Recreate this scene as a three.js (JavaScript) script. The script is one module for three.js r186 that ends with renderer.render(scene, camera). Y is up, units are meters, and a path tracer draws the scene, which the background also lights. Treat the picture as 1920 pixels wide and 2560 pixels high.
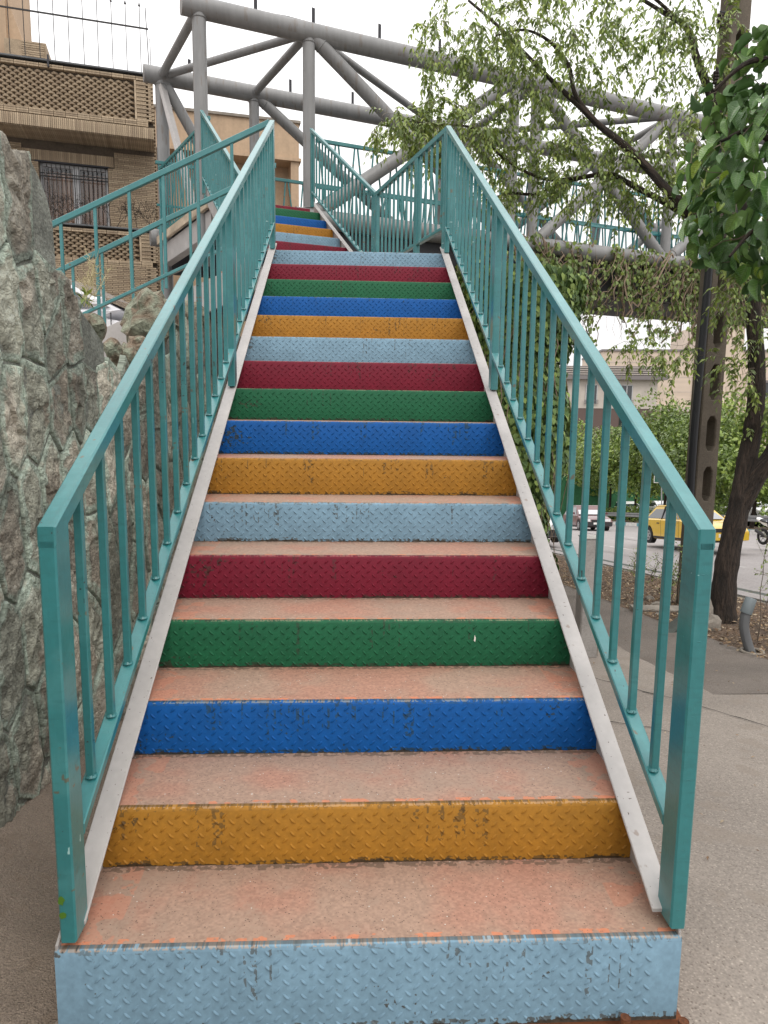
import * as THREE from 'three';
import { mergeGeometries, mergeVertices, toCreasedNormals } from 'three/addons/utils/BufferGeometryUtils.js';
import { MarchingCubes } from 'three/addons/objects/MarchingCubes.js';

// ---------- camera, sky, sun, exposure ----------
const scene = new THREE.Scene();
const camera = new THREE.PerspectiveCamera(71.27, 768 / 1024, 0.05, 600);
camera.position.set(-0.0638, 1.4181, 1.5251);
camera.rotation.set(-0.14103, -0.04817, 0.01185, 'YXZ');
scene.add(camera);
const renderer = new THREE.WebGLRenderer({ antialias: true });
renderer.toneMapping = THREE.LinearToneMapping;
renderer.toneMappingExposure = 1.06;
renderer.shadowMap.enabled = true;
renderer.shadowMap.type = THREE.PCFSoftShadowMap;

function h2(x, y, s) { let h = Math.imul(x, 374761393) + Math.imul(y, 668265263) + Math.imul(s, 1274126177) | 0; h = Math.imul(h ^ (h >>> 13), 1274126177); h = Math.imul(h ^ (h >>> 15), 2246822519); return ((h ^ (h >>> 16)) >>> 0) / 4294967296; }
const md = (a, p) => ((a % p) + p) % p;
function vn(x, y, px, py, s) {
  const ix = Math.floor(x), iy = Math.floor(y); let fx = x - ix, fy = y - iy;
  fx = fx * fx * (3 - 2 * fx); fy = fy * fy * (3 - 2 * fy);
  const x0 = md(ix, px), x1 = md(ix + 1, px), y0 = md(iy, py), y1 = md(iy + 1, py);
  const a = h2(x0, y0, s), b = h2(x1, y0, s), c = h2(x0, y1, s), d = h2(x1, y1, s);
  return a + (b - a) * fx + (c - a) * fy + (a - b - c + d) * fx * fy;
}
// tileable noise on [0,1)^2 with p cells
function fb(u, v, px, py, o, s) { let t = 0, a = 0.5, n = 0; for (let i = 0; i < o; i++) { t += a * vn(u * px, v * py, px, py, s + i); n += a; a *= 0.5; px *= 2; py *= 2; } return t / n; }
function rng(a) { return () => { a |= 0; a = a + 0x6D2B79F5 | 0; let t = Math.imul(a ^ a >>> 15, 1 | a); t = t + Math.imul(t ^ t >>> 7, 61 | t) ^ t; return ((t ^ t >>> 14) >>> 0) / 4294967296; }; }
const sm = (a, b, x) => { const t = Math.min(1, Math.max(0, (x - a) / (b - a))); return t * t * (3 - 2 * t); };
const mix = (a, b, t) => a + (b - a) * t;
const mix3 = (a, b, t) => [mix(a[0], b[0], t), mix(a[1], b[1], t), mix(a[2], b[2], t)];
function n3(x, y, z, s = 0) { // plain 3d value noise
  const ix = Math.floor(x), iy = Math.floor(y), iz = Math.floor(z); let fx = x - ix, fy = y - iy, fz = z - iz;
  fx = fx * fx * (3 - 2 * fx); fy = fy * fy * (3 - 2 * fy); fz = fz * fz * (3 - 2 * fz);
  const q = (dz) => { const a = h2(ix, iy, iz + dz + s * 57), b = h2(ix + 1, iy, iz + dz + s * 57), c = h2(ix, iy + 1, iz + dz + s * 57), d = h2(ix + 1, iy + 1, iz + dz + s * 57); return a + (b - a) * fx + (c - a) * fy + (a - b - c + d) * fx * fy; };
  const k0 = q(0), k1 = q(1); return k0 + (k1 - k0) * fz;
}
const f3 = (x, y, z, o, s = 0) => { let t = 0, a = .5, n = 0; for (let i = 0; i < o; i++) { t += a * n3(x, y, z, s + i); n += a; a *= .5; x *= 2.03; y *= 2.03; z *= 2.03; } return t / n; };

// overcast sky: bright, nearly even cloud, a little brighter overhead
{
  const W = 256, H = 128, d = new Float32Array(W * H * 4);
  for (let j = 0; j < H; j++) for (let i = 0; i < W; i++) {
    const el = Math.sin(((j + .5) / H - .5) * Math.PI), c = fb(i / W, j / H, 8, 4, 4, 5);
    const L = 0.9 * (1 + 1.4 * Math.max(0, el)) * (0.96 + 0.10 * c) * (el < -0.3 ? 0.55 : 1), o = (j * W + i) * 4;
    d[o] = L * 1.0; d[o + 1] = L * 0.987; d[o + 2] = L * 0.985; d[o + 3] = 1;
  }
  const t = new THREE.DataTexture(d, W, H, THREE.RGBAFormat, THREE.FloatType);
  t.mapping = THREE.EquirectangularReflectionMapping; t.magFilter = t.minFilter = THREE.LinearFilter; t.needsUpdate = true;
  scene.background = t; scene.environment = t;
}
const sun = new THREE.DirectionalLight(0xfff4e6, 0.8);
sun.position.set(4, 22, 9); sun.target.position.set(0, 1, -6);
sun.castShadow = true; sun.shadow.radius = 45; sun.shadow.mapSize.set(2048, 2048);
Object.assign(sun.shadow.camera, { left: -40, right: 40, top: 40, bottom: -40, near: 0.5, far: 120 });
scene.add(sun, sun.target);

// ---------- helpers ----------
const V = (x, y, z) => new THREE.Vector3(x, y, z);
const used = {};
const numbered = (n) => { const k = used[n] = (used[n] ?? -1) + 1; return k ? n + '_' + String(k).padStart(3, '0') : n; };
function mesh(name, geo, mat, parent) { const m = new THREE.Mesh(geo, mat); m.name = name; m.castShadow = m.receiveShadow = true; if (parent) parent.add(m); return m; }
function tag(o, label, category, group, kind) { if (label) o.userData.label = label; if (category) o.userData.category = category; if (group) o.userData.group = group; if (kind) o.userData.kind = kind; return o; }
function thing(name, label, category, group) { const g = new THREE.Group(); g.name = numbered(name); scene.add(g); return tag(g, label, category, group); }
function one(name, geo, mat, label, category, group) { const m = mesh(numbered(name), geo, mat, scene); return tag(m, label, category, group); }
function settle(g, b) { g.position.copy(b); for (const c of g.children) c.position.sub(b); return g; }
function struct(name, geo, mat) { const m = mesh(numbered(name), geo, mat, scene); m.userData.kind = 'structure'; return m; }
const stuff = (m) => { m.userData.kind = 'stuff'; return m; };
function planarUV(g, s = 1) { // uv in metres by the face's main direction
  if (g.index) g = g.toNonIndexed();
  const p = g.attributes.position, n = g.attributes.normal, uv = new Float32Array(p.count * 2);
  for (let i = 0; i < p.count; i += 3) {
    let nx = 0, ny = 0, nz = 0; for (let k = 0; k < 3; k++) { nx += Math.abs(n.getX(i + k)); ny += Math.abs(n.getY(i + k)); nz += Math.abs(n.getZ(i + k)); }
    for (let k = i; k < i + 3; k++) { let a, b; if (nx >= ny && nx >= nz) { a = p.getZ(k); b = p.getY(k); } else if (ny >= nz) { a = p.getX(k); b = p.getZ(k); } else { a = p.getX(k); b = p.getY(k); } uv[k * 2] = a * s; uv[k * 2 + 1] = b * s; }
  }
  g.setAttribute('uv', new THREE.BufferAttribute(uv, 2)); return g;
}
function prism(pts, depth, bev = 0, holes) { // outline in x,y extruded along z, centred on z
  const sh = new THREE.Shape(pts.map((p) => new THREE.Vector2(p[0], p[1])));
  for (const h of holes || []) sh.holes.push(new THREE.Path(h.map((p) => new THREE.Vector2(p[0], p[1]))));
  const g = new THREE.ExtrudeGeometry(sh, { depth: depth - 2 * bev, bevelEnabled: bev > 0, bevelThickness: bev, bevelSize: bev, bevelOffset: -bev, bevelSegments: 1, curveSegments: 8 });
  g.translate(0, 0, -depth / 2 + bev); return g;
}
function box(w, h, d, b = 0) { return b ? prism([[-w / 2, -h / 2], [w / 2, -h / 2], [w / 2, h / 2], [-w / 2, h / 2]], d, b) : new THREE.BoxGeometry(w, h, d); }
const bx = (x0, x1, y0, y1, z0, z1, b = 0) => planarUV(box(x1 - x0, y1 - y0, z1 - z0, b).translate((x0 + x1) / 2, (y0 + y1) / 2, (z0 + z1) / 2));
const jit = (g, a, b) => { const u = g.attributes.uv, x = h2(Math.round(a * 997), Math.round(b * 991), 3) * 7, y = h2(Math.round(a * 983), Math.round(b * 977), 4) * 7; for (let i = 0; i < u.count; i++) u.setXY(i, u.getX(i) + x, u.getY(i) + y); return g; };
const yawOf = (a, b) => Math.atan2(-(b.z - a.z), b.x - a.x);
function beam(a, b, w, hv, bev = 0.003) { // a,b: middle of the top face at both ends; ends cut upright
  const s = Math.hypot(b.x - a.x, b.z - a.z), r = b.y - a.y;
  return jit(planarUV(prism([[0, -hv], [s, r - hv], [s, r], [0, 0]], w, bev)), a.x + a.y, b.z).rotateY(yawOf(a, b)).translate(a.x, a.y, a.z);
}
function post(p, y0, y1, w, d, yaw, bev = 0.003) { return jit(planarUV(prism([[-d / 2, y0], [d / 2, y0], [d / 2, y1], [-d / 2, y1]], w, bev)), p.x, p.z).rotateY(yaw).translate(p.x, 0, p.z); }
function tube(pts, rad, sides = 8, cap = true) { // tapered tube through points, rad number or array
  const n = pts.length, pos = [], idx = [], uv = []; let up = V(0.31, 0.9, 0.2).normalize(), len = 0;
  for (let i = 0; i < n; i++) {
    const t = pts[Math.min(n - 1, i + 1)].clone().sub(pts[Math.max(0, i - 1)]).normalize();
    const a = up.clone().cross(t); if (a.lengthSq() < 1e-5) a.set(1, 0, 0).cross(t); a.normalize(); const b = t.clone().cross(a).normalize(); up = b;
    const r = rad.length ? rad[i] : rad; if (i) len += pts[i].distanceTo(pts[i - 1]);
    for (let k = 0; k <= sides; k++) { const w = k / sides * Math.PI * 2, c = Math.cos(w) * r, s = Math.sin(w) * r; pos.push(pts[i].x + a.x * c + b.x * s, pts[i].y + a.y * c + b.y * s, pts[i].z + a.z * c + b.z * s); uv.push(k / sides * Math.max(.05, Math.round(2 * Math.PI * (rad.length ? rad[0] : rad) * 10) / 10), len); }
    if (i) for (let k = 0; k < sides; k++) { const q = (i - 1) * (sides + 1) + k, w = q + sides + 1; idx.push(q, q + 1, w, w, q + 1, w + 1); }
  }
  if (cap) for (const e of [0, n - 1]) { const c = pos.length / 3, r0 = e * (sides + 1); pos.push(pts[e].x, pts[e].y, pts[e].z); uv.push(0, 0); for (let k = 0; k < sides; k++) e ? idx.push(c, r0 + k, r0 + k + 1) : idx.push(c, r0 + k + 1, r0 + k); }
  const g = new THREE.BufferGeometry(); g.setAttribute('position', new THREE.Float32BufferAttribute(pos, 3)); g.setAttribute('uv', new THREE.Float32BufferAttribute(uv, 2)); g.setIndex(idx); g.computeVertexNormals(); return g;
}
const pipe = (a, b, r, sides = 16) => { const d = b.clone().sub(a), L = d.length(), g = new THREE.CylinderGeometry(r, r, L, sides); g.applyQuaternion(new THREE.Quaternion().setFromUnitVectors(V(0, 1, 0), d.normalize())); g.translate((a.x + b.x) / 2, (a.y + b.y) / 2, (a.z + b.z) / 2); return g; };
function clean(g) { g = g.index ? g.toNonIndexed() : g; for (const k of Object.keys(g.attributes)) if (!['position', 'normal', 'uv'].includes(k)) g.deleteAttribute(k); if (!g.attributes.uv) g.setAttribute('uv', new THREE.Float32BufferAttribute(new Float32Array(g.attributes.position.count * 2), 2)); return g; }
const join = (...gs) => mergeGeometries(gs.flat().map(clean));
function polyFlat(pts, y0, y1) { // flat slab from an outline in x,z
  const g = new THREE.ExtrudeGeometry(new THREE.Shape(pts.map((p) => new THREE.Vector2(p[0], -p[1]))), { depth: y1 - y0, bevelEnabled: false }); g.rotateX(-Math.PI / 2); g.translate(0, y0, 0); return planarUV(g);
}

// ---------- textures ----------
function tex(w, h, fn, color = true) {
  const d = new Uint8Array(w * h * 4);
  for (let j = 0; j < h; j++) for (let i = 0; i < w; i++) { const c = fn((i + .5) / w, (j + .5) / h), o = (j * w + i) * 4, g = c.length ? c : [c, c, c]; for (let k = 0; k < 3; k++) d[o + k] = Math.max(0, Math.min(255, Math.round(g[k] * 255))); d[o + 3] = 255; }
  const t = new THREE.DataTexture(d, w, h); t.wrapS = t.wrapT = THREE.RepeatWrapping; t.magFilter = THREE.LinearFilter; t.minFilter = THREE.LinearMipmapLinearFilter; t.generateMipmaps = true; if (color) t.colorSpace = THREE.SRGBColorSpace; t.needsUpdate = true; return t;
}
const rep = (t, x, y = x) => { const c = t.clone(); c.repeat.set(x, y); c.needsUpdate = true; return c; };
const std = (o) => new THREE.MeshStandardMaterial(o);
const phy = (o) => new THREE.MeshPhysicalMaterial(o);
const lin = (r, g, b) => new THREE.Color().setRGB(r, g, b);
// paint runs, blisters and brush marks: height only
const tPaintBump = tex(512, 512, (u, v) => { let a = .45 + .25 * (fb(u, v, 8, 8, 3, 1) - .5) + .12 * (fb(u, v, 60, 12, 2, 9) - .5); const s = vn(u * 90, v * 90, 90, 90, 33); if (s > .93) a += (s - .93) * 6; return a; }, false);
const tGrain = tex(512, 512, (u, v) => .5 + .6 * (fb(u, v, 64, 64, 4, 4) - .5), false);
function speckle(seed, base, spread, dots = .955, dk = .72) { return tex(512, 512, (u, v) => { const m = fb(u, v, 5, 5, 5, seed), f = fb(u, v, 90, 90, 2, seed + 7), s = h2(Math.floor(u * 256), Math.floor(v * 256), seed + 3); let k = 1 + spread * (m - .5) * 2 + .12 * (f - .5); if (s > dots) k *= mix(1, dk, vn(u * 60, v * 60, 60, 60, seed + 20)); return [base[0] * k, base[1] * k, base[2] * k]; }); }
// ---------- paint and steel ----------
const tTeal = tex(512, 512, (u, v) => {
  const m = fb(u, v, 4, 4, 5, 11), f = fb(u, v, 80, 80, 2, 12); let k = .96 + .10 * (m - .5) + .07 * (f - .5); let c = [.15 * k, .47 * k, .48 * k]; { const w = fb(u, v, 7, 7, 5, 57), br = fb(u, v, 12, 90, 3, 58); c = mix3(c, [.29 * k, .545 * k, .55 * k], sm(.50, .66, w) * .45); if (br > .62) c = mix3(c, [.11 * k, .39 * k, .40 * k], sm(.62, .80, br) * .3); const rs = fb(u, v, 34, 34, 4, 59) * .6 + w * .4; if (rs > .715) c = mix3(c, [.40, .30, .22], sm(.715, .74, rs) * .7); }
  const ch = vn(u * 70, v * 70, 70, 70, 51) * .6 + fb(u, v, 6, 6, 3, 52) * .4; if (ch > .86) c = mix3(c, [.78, .86, .84], .75);
  const dk = vn(u * 110, v * 110, 110, 110, 54) * .65 + fb(u, v, 5, 5, 3, 55) * .35; if (dk > .87) c = [.12, .16, .15];
  return c;
});
const mTeal = phy({ map: rep(tTeal, 1.1), roughness: .5, bumpMap: rep(tPaintBump, 3), bumpScale: .0018, clearcoat: .8, clearcoatRoughness: .25 });
const mGreyPaint = std({ map: rep(tex(512, 512, (u, v) => { const m = fb(u, v, 5, 5, 5, 21), s = fb(u, v, 40, 40, 3, 22), k = .97 + .14 * (m - .5) + .06 * (s - .5); let c = [.685 * k, .67 * k, .66 * k]; const d = fb(u, v, 24, 24, 4, 23) * .55 + m * .45; if (d > .70) c = mix3(c, [.50, .44, .40], sm(.70, .76, d) * .6); if (vn(u * 120, v * 120, 120, 120, 24) > .965) c = [.22, .17, .14]; return c; }), 1.5), roughness: .55, bumpMap: rep(tPaintBump, 3), bumpScale: .0012 });
const mTruss = std({ map: rep(tex(512, 512, (u, v) => { const m = fb(u, v, 5, 5, 5, 31), s = fb(u, v, 50, 9, 3, 32), k = .97 + .14 * (m - .5) + .1 * (s - .5); const q = fb(u, v, 30, 6, 4, 34); let c = [.52 * k, .52 * k, .52 * k]; if (q > .63) c = mix3(c, [.44, .40, .37], sm(.63, .72, q) * .5); return c; }), .8), roughness: .48, metalness: 0, bumpMap: rep(tPaintBump, 1.5), bumpScale: .001 });
const mDarkSteel = std({ map: speckle(41, [.20, .20, .22], .2), roughness: .7 });
const mBlack = std({ color: lin(.012, .012, .013), roughness: .55 });
const mRust = std({ map: speckle(42, [.42, .25, .15], .35), roughness: .9, bumpMap: tGrain, bumpScale: .002 });

// ---------- risers: painted chequer plate with grime of its own ----------
const PAINT = { sky: [.46, .58, .655], yellow: [.62, .435, .15], blue: [.025, .315, .585], green: [.10, .355, .235], maroon: [.43, .085, .165] };
const ORDER = ['sky', 'yellow', 'blue', 'green', 'maroon'];
function riserTex(col, seed, dirt, w = 1024, h = 128) {
  const px = 22, py = 3;
  return tex(w, h, (u, v) => {
    const m = fb(u, v, px, py, 4, seed), f = fb(u, v, 160, 20, 3, seed + 5), k = 1 + .13 * (m - .5) + .13 * (f - .5);
    let c = [col[0] * k, col[1] * k, col[2] * k];
    const gx = fb(u, .3, 18, 2, 4, seed + 9), hi = fb(u, v, 150, 18, 3, seed + 13), big = fb(u, v, 9, 2, 4, seed + 17);
    // dirty splash band at the foot, ragged
    const edge = .012 + .15 * dirt * Math.max(0, gx - .45) + .05 * (hi - .5); let g = v < edge ? 1 : v < edge + .05 ? (hi > .53 ? .6 : 0) : 0;
    // runs of dirty water, thin columns
    const colu = vn(u * 170, 0, 170, 2, seed + 21) * .55 + fb(u, .5, 14, 2, 3, seed + 23) * .6; if (colu > .87 - .08 * dirt && hi > .55 && v > .25 + .6 * vn(u * 60, 3, 60, 4, seed + 2)) g = Math.max(g, .5);
    // blotches, thicker at the left and under the nosing where the paint has come off
    const blot = big * .6 + hi * .5 + .18 * dirt * sm(.22, 0, u) - .02; if (blot > .815) g = Math.max(g, .75 * sm(.815, .835, blot));
    if (v > .945 && hi > .60) g = Math.max(g, .3);
    c = mix3(c, mix3([.17, .14, .11], [.32, .27, .22], f), g * .9);
    if (v > .982 && vn(u * 420, v * 60, 420, 60, seed + 31) * .6 + vn(u * 40, 1, 40, 2, seed + 32) * .4 > .5) c = mix3(c, [.76, .62, .52], .55);
    return c;
  });
}
const upperTex = ORDER.map((n, i) => riserTex(PAINT[n], 700 + i * 40, .35));
const mRiser = (t, bump = .0012) => phy({ map: t, roughness: .58, specularIntensity: .45, bumpMap: rep(tPaintBump, 4, .6), bumpScale: bump });
const tGrime = tPaintBump;
// lozenges of the chequer plate
function lozenges(w, h, pitch = .0415, vp = .038) {
  const out = [], L = .0126, B = .0043, T = .0034;
  const loz = (x, y, a) => { const c = Math.cos(a), s = Math.sin(a), P = (l, b, t) => [x + l * c - b * s, y + l * s + b * c, t];
    const rim = [[L, 0], [L * .5, B * .85], [-L * .5, B * .85], [-L, 0], [-L * .5, -B * .85], [L * .5, -B * .85]].map(([l, b]) => P(l, b, 0)), top = [P(L * .62, 0, T * .8), P(0, B * .35, T), P(-L * .62, 0, T * .8), P(0, -B * .35, T)];
    const t = []; const tri = (a, b, c) => t.push(...a, ...b, ...c);
    tri(rim[0], rim[1], top[0]); tri(rim[1], top[1], top[0]); tri(rim[1], rim[2], top[1]); tri(rim[2], top[2], top[1]); tri(rim[2], rim[3], top[2]); tri(rim[3], rim[4], top[2]); tri(rim[4], top[3], top[2]); tri(rim[4], rim[5], top[3]); tri(rim[5], top[0], top[3]); tri(rim[5], rim[0], top[0]); tri(top[0], top[1], top[3]); tri(top[1], top[2], top[3]); out.push(...t); };
  let r = 0; for (let y = vp * .35; y < h - .008; y += vp / 2, r++) for (let x = -w / 2 + .02 + (r % 2 ? pitch / 2 : 0); x < w / 2 - .014; x += pitch) loz(x, y, r % 2 ? .78 : -.78);
  const g = new THREE.BufferGeometry(); g.setAttribute('position', new THREE.Float32BufferAttribute(out, 3)); let q = mergeVertices(g); q.computeVertexNormals(); return q.toNonIndexed();
}
const RISE = .17, RUN = .3092, HW = .735;
function riserGeo(w, h, lozW = w) { // front plane z=0, rounded into the tread at the top
  const R = .009, pr = [[.006, 0], [0, 0], [0, h - R]]; for (let i = 1; i <= 4; i++) { const a = i / 4 * Math.PI / 2; pr.push([R - R * Math.cos(a), h - R + R * Math.sin(a)]); } pr.push([.02, h], [.02, h - .005], [R + .001, h - .006], [.006, h - R - .001]);
  const sh = new THREE.Shape(pr.map((p) => new THREE.Vector2(p[0], p[1]))), e = new THREE.ExtrudeGeometry(sh, { depth: w, bevelEnabled: false }); e.rotateY(Math.PI / 2); e.translate(-w / 2, 0, 0);
  const g = toCreasedNormals(e, .9), q = join(g, lozenges(lozW, h)), p = q.attributes.position, uv = q.attributes.uv;
  for (let i = 0; i < p.count; i++) uv.setXY(i, p.getX(i) / w + .5, p.getY(i) / h); return q;
}
const treadTexs = [0, 1, 2, 3].map((s) => tex(1024, 224, (u, v) => {
  const m = fb(u, v, 9, 2, 5, 90 + s * 9), f = fb(u, v, 220, 48, 2, 91 + s * 9), b = fb(u, v, 5, 1, 4, 93 + s * 9), g = fb(u, v, 60, 13, 3, 95 + s * 9);
  let c = mix3([.665, .495, .42], [.64, .53, .46], sm(.30, .62, m * .75 + b * .25)); const k = .95 + .22 * (f - .5); c = [c[0] * k, c[1] * k, c[2] * k];
  { const q = b * .5 + fb(u, v, 26, 6, 4, 97 + s * 9) * .35 + f * .15; if (q > .56) c = mix3(c, [.58, .50, .44], sm(.56, .68, q) * .6); const e = Math.abs(u - .5) * 2, o = fb(u, v, 30, 7, 3, 98 + s * 9); if (e > .84 && o + e * .4 > .88) c = mix3(c, [.77, .47, .36], .35); }
  if (v < .09 + .04 * g && g > .54) c = mix3(c, [.82, .47, .32], .6);
  if (v > .93 - .05 * (g - .5) && fb(u, v, 140, 30, 2, 99 + s) > .45) c = mix3(c, [.36, .30, .25], .6);
  if (h2(Math.floor(u * 700), Math.floor(v * 150), s) > .988) c = [.36, .29, .25];
  if (h2(Math.floor(u * 500), Math.floor(v * 110), s + 9) > .9985) c = [.78, .78, .76];
  return c;
}));
const mTreads = treadTexs.map((t) => std({ map: t, roughness: .8, bumpMap: rep(tGrain, 4, 1), bumpScale: .0012 }));
function treadGeo(w, d) { const g = bx(-w / 2, w / 2, -.006, 0, -d, -.0205), p = g.attributes.position, uv = g.attributes.uv; for (let i = 0; i < p.count; i++) uv.setXY(i, p.getX(i) / w + .5, -p.getZ(i) / d); return g; }
// grit and flakes lying in the corners of the steps
const rS = rng(77);
{
  const st = thing('staircase', 'lower flight of rainbow painted steel steps rising from the pavement', 'staircase');
  const rg = riserGeo(HW * 2, RISE), rg1 = riserGeo(.742 * 2, .222, 1.372), tg = treadGeo(HW * 2, RUN);
  for (let k = 1; k <= 16; k++) {
    const c = ORDER[(k - 1) % 5], t = k <= 9 ? riserTex(PAINT[c], 100 + k * 37, k === 1 ? .8 : k < 4 ? 1 : .9, k < 4 ? 2048 : 1024, k < 4 ? 256 : 128) : upperTex[(k - 1) % 5];
    const r = mesh('riser', k === 1 ? rg1 : rg, mRiser(t), st); r.position.set(0, k === 1 ? RISE - .222 : (k - 1) * RISE, -(k - 1) * RUN); r.userData.label = { sky: 'light blue', yellow: 'ochre yellow', blue: 'deep blue', green: 'dark green', maroon: 'maroon' }[c] + ' painted chequer plate riser';
    if (k < 16) { const tr = mesh('tread', tg, mTreads[k % 4], st); tr.position.set(0, k * RISE, -(k - 1) * RUN); }
  }
  // stringers: channels with the flange turned in
  const len = 15.35 * RUN, y0 = .17 + .016, sl = RISE / RUN;
  for (const s of [-1, 1]) {
    const P = (x, z, dy) => V(x * s, y0 + dy - z * sl, z), z0 = -.006, z1 = -len;
    mesh('stringer', join(beam(P(.7135, z0 - .04, 0), P(.7135, z1, 0), .057, .009, .002), beam(P(.7385, z0, -.0095), P(.7385, z1, -.0095), .007, .20, .001), beam(P(.7135, z0 - .34, -.2005), P(.7135, z1, -.2005), .057, .009, .002)), mGreyPaint, st);
    mesh('end_plate', bx(s * .7385 - .003, s * .7385 + .003, -.03, .165, -.30, -.008), mRust, st);
  }
  mesh('base_frame', bx(-.76, .76, -.11, -.055, -.12, -.006, .004), mRust, st);
  for (const [x, z] of [[.60, .035], [.735, .05]]) mesh('anchor_bolt', join(new THREE.CylinderGeometry(.0115, .0115, .07, 12).translate(x, -.045, z), ...[0, 1, 2, 3, 4].map((i) => new THREE.TorusGeometry(.0115, .0012, 5, 12).rotateX(Math.PI / 2).translate(x, -.040 + i * .0075, z)), new THREE.CylinderGeometry(.021, .021, .014, 6).translate(x, -.058, z)), mRust, st);
  settle(st, V(0, -.04, 0));
}
// ---------- railings ----------
function railing(name, label, group, P0, P1, o = {}) {
  const g = thing(name, label, 'railing', group), w = o.w ?? .04, hv = o.hv ?? .046, drop = o.drop ?? .78, yaw = yawOf(P0, P1), L = Math.hypot(P1.x - P0.x, P1.z - P0.z), at = (s, dy = 0) => P0.clone().lerp(P1, s / L).add(V(0, dy, 0));
  mesh('top_rail', beam(at(o.t0 ?? 0), at(o.t1 ?? L), w, hv, .004), mTeal, g);
  mesh('bottom_rail', beam(at(o.b0 ?? .04, -drop), at(o.b1 ?? L - .02, -drop), w * .98, .028, .003), mTeal, g);
  for (const [s, foot, d = .076, fw] of o.posts ?? []) { const a = at(s), k = (P1.y - P0.y) / L * d / 2; mesh('post', jit(planarUV(prism([[-d / 2, a.y - foot], [d / 2, a.y - foot], [d / 2, a.y + k - hv * .7], [-d / 2, a.y - k - hv * .7]], fw ?? .038, .004)), a.x, a.z).rotateY(yaw).translate(a.x, 0, a.z), mTeal, g); }
  const n = Math.round((L - (o.m0 ?? .14) - (o.m1 ?? .1)) / (o.gap ?? .164));
  for (let i = 0; i <= n; i++) { const s = (o.m0 ?? .14) + i * (L - (o.m0 ?? .14) - (o.m1 ?? .1)) / n; if ((o.posts ?? []).some(([q]) => Math.abs(q - s) < .055)) continue; const a = at(s), fl = o.long && i % o.long === 0 ? o.longFoot : drop; const w0 = o.bw ?? .02, cone = (y, up) => { const q = new THREE.CylinderGeometry(up ? w0 * .74 : w0 * .58, up ? w0 * .58 : w0 * .80, .007, 7, 1); const p = q.attributes.position; for (let k = 0; k < p.count; k++) { const f = .88 + .3 * h2(i * 7 + k, Math.round(P0.x * 50) + (up ? 3 : 0), 3); p.setX(k, p.getX(k) * f); p.setZ(k, p.getZ(k) * f); } return q.translate(a.x, y, a.z); }; mesh('baluster', join(post(a, a.y - fl - .004, a.y - hv * .7, w0, w0, yaw, .002), cone(a.y - drop + .004, false)), mTeal, g); }
  return settle(g, V(P0.x, P0.y - 1, P0.z));
}
{
  const sl = RISE / RUN, top = (x, z) => V(x, 1.166 - z * sl, z);
  for (const s of [-1, 1]) railing('stair_railing', s < 0 ? 'teal balustrade on the left side of the lower flight beside the rock wall' : 'teal balustrade on the right side of the lower flight beside the pavement', 'balustrades of the footbridge stairs', top(s < 0 ? -.708 : .729, 0), top(s < 0 ? -.708 : .725, -4.66), { drop: .766, posts: [[.038, .995], [2.47, .985], [4.622, .99]], m0: .186, m1: .12, b0: .075 });
}

// chips and drips of other paints on the railing posts, a riser and the step corners
{ const r = rng(88), chip = (pts, col, label, on) => { const g = prism(pts, .0012, 0); const m = one('paint_chip', planarUV(g), std({ color: lin(...col), roughness: .5 }), label, 'paint mark', 'stray paint marks'); return m; };
  const rag = (w, h, n = 12) => Array.from({ length: n }, (_, i) => { const a = i / n * 6.283; return [Math.cos(a) * w * (.65 + .5 * r()), Math.sin(a) * h * (.65 + .5 * r())]; });
  chip(rag(.008, .013), [.07, .17, .012], 'upper bright green paint chip low on the left corner post').position.set(-.719, .300, .0008); chip(rag(.0085, .009), [.07, .17, .012], 'lower bright green paint chip low on the left corner post').position.set(-.718, .262, .0008);
  chip(rag(.0035, .013), [.78, .76, .70], 'short white drip on the lower dark green riser').position.set(.385, .612, -.9245);
}
// ---------- landing and the flights beyond it ----------
const YL = 2.72;
{
  const l = thing('stair_landing', 'steel landing platform at the top of the lower flight', 'landing');
  const out = [[-.742, -4.645], [.742, -4.645], [.25, -6.62], [.19, -6.90], [-1.22, -6.40], [-.95, -5.82], [-.80, -5.70], [-.80, -4.645]];
  const m = mesh('deck', polyFlat(out, YL - .012, YL - .001), mTreads[1], l); { const uv = m.geometry.attributes.uv; for (let i = 0; i < uv.count; i++) uv.setXY(i, uv.getX(i) / 1.47, uv.getY(i) / .31); }
  for (let i = 0; i < 5; i++) { const z = -4.75 - i * .42; mesh('joist', bx(-.68, .70 - i * .11, YL - .14, YL - .013, z - .03, z + .03), mDarkSteel, l); }
  mesh('edge_beam', beam(V(.742, YL - .002, -4.66), V(.255, YL - .002, -6.62), .012, .22, .002), mGreyPaint, l);
  mesh('edge_beam', beam(V(-.742, YL - .002, -4.66), V(-.80, YL - .002, -5.72), .012, .22, .002), mGreyPaint, l);
  for (const [x, z] of [[.60, -4.95], [-.62, -4.95], [.1, -6.5], [-.9, -6.1]]) mesh('support_column', join(bx(x - .05, x + .05, -1.2, YL - .14, z - .05, z + .05, .006)), mGreyPaint, l);
  settle(l, V(0, -.8, -5.6));
}
railing('landing_railing', 'level teal balustrade along the right edge of the landing', 'balustrades of the footbridge stairs', V(.725, 3.735, -4.69), V(.207, 3.75, -6.58), { drop: .78, posts: [[.03, 1.0, .04], [.70, 1.0, .08], [1.92, 1.0, .05]], m0: .10, m1: .08, gap: .13 });
railing('landing_railing', 'short teal balustrade on the far left of the landing', 'balustrades of the footbridge stairs', V(-.80, 3.76, -5.77), V(-1.15, 3.75, -6.08), { drop: .78, posts: [], m0: .08, m1: .06, gap: .12 });
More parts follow.
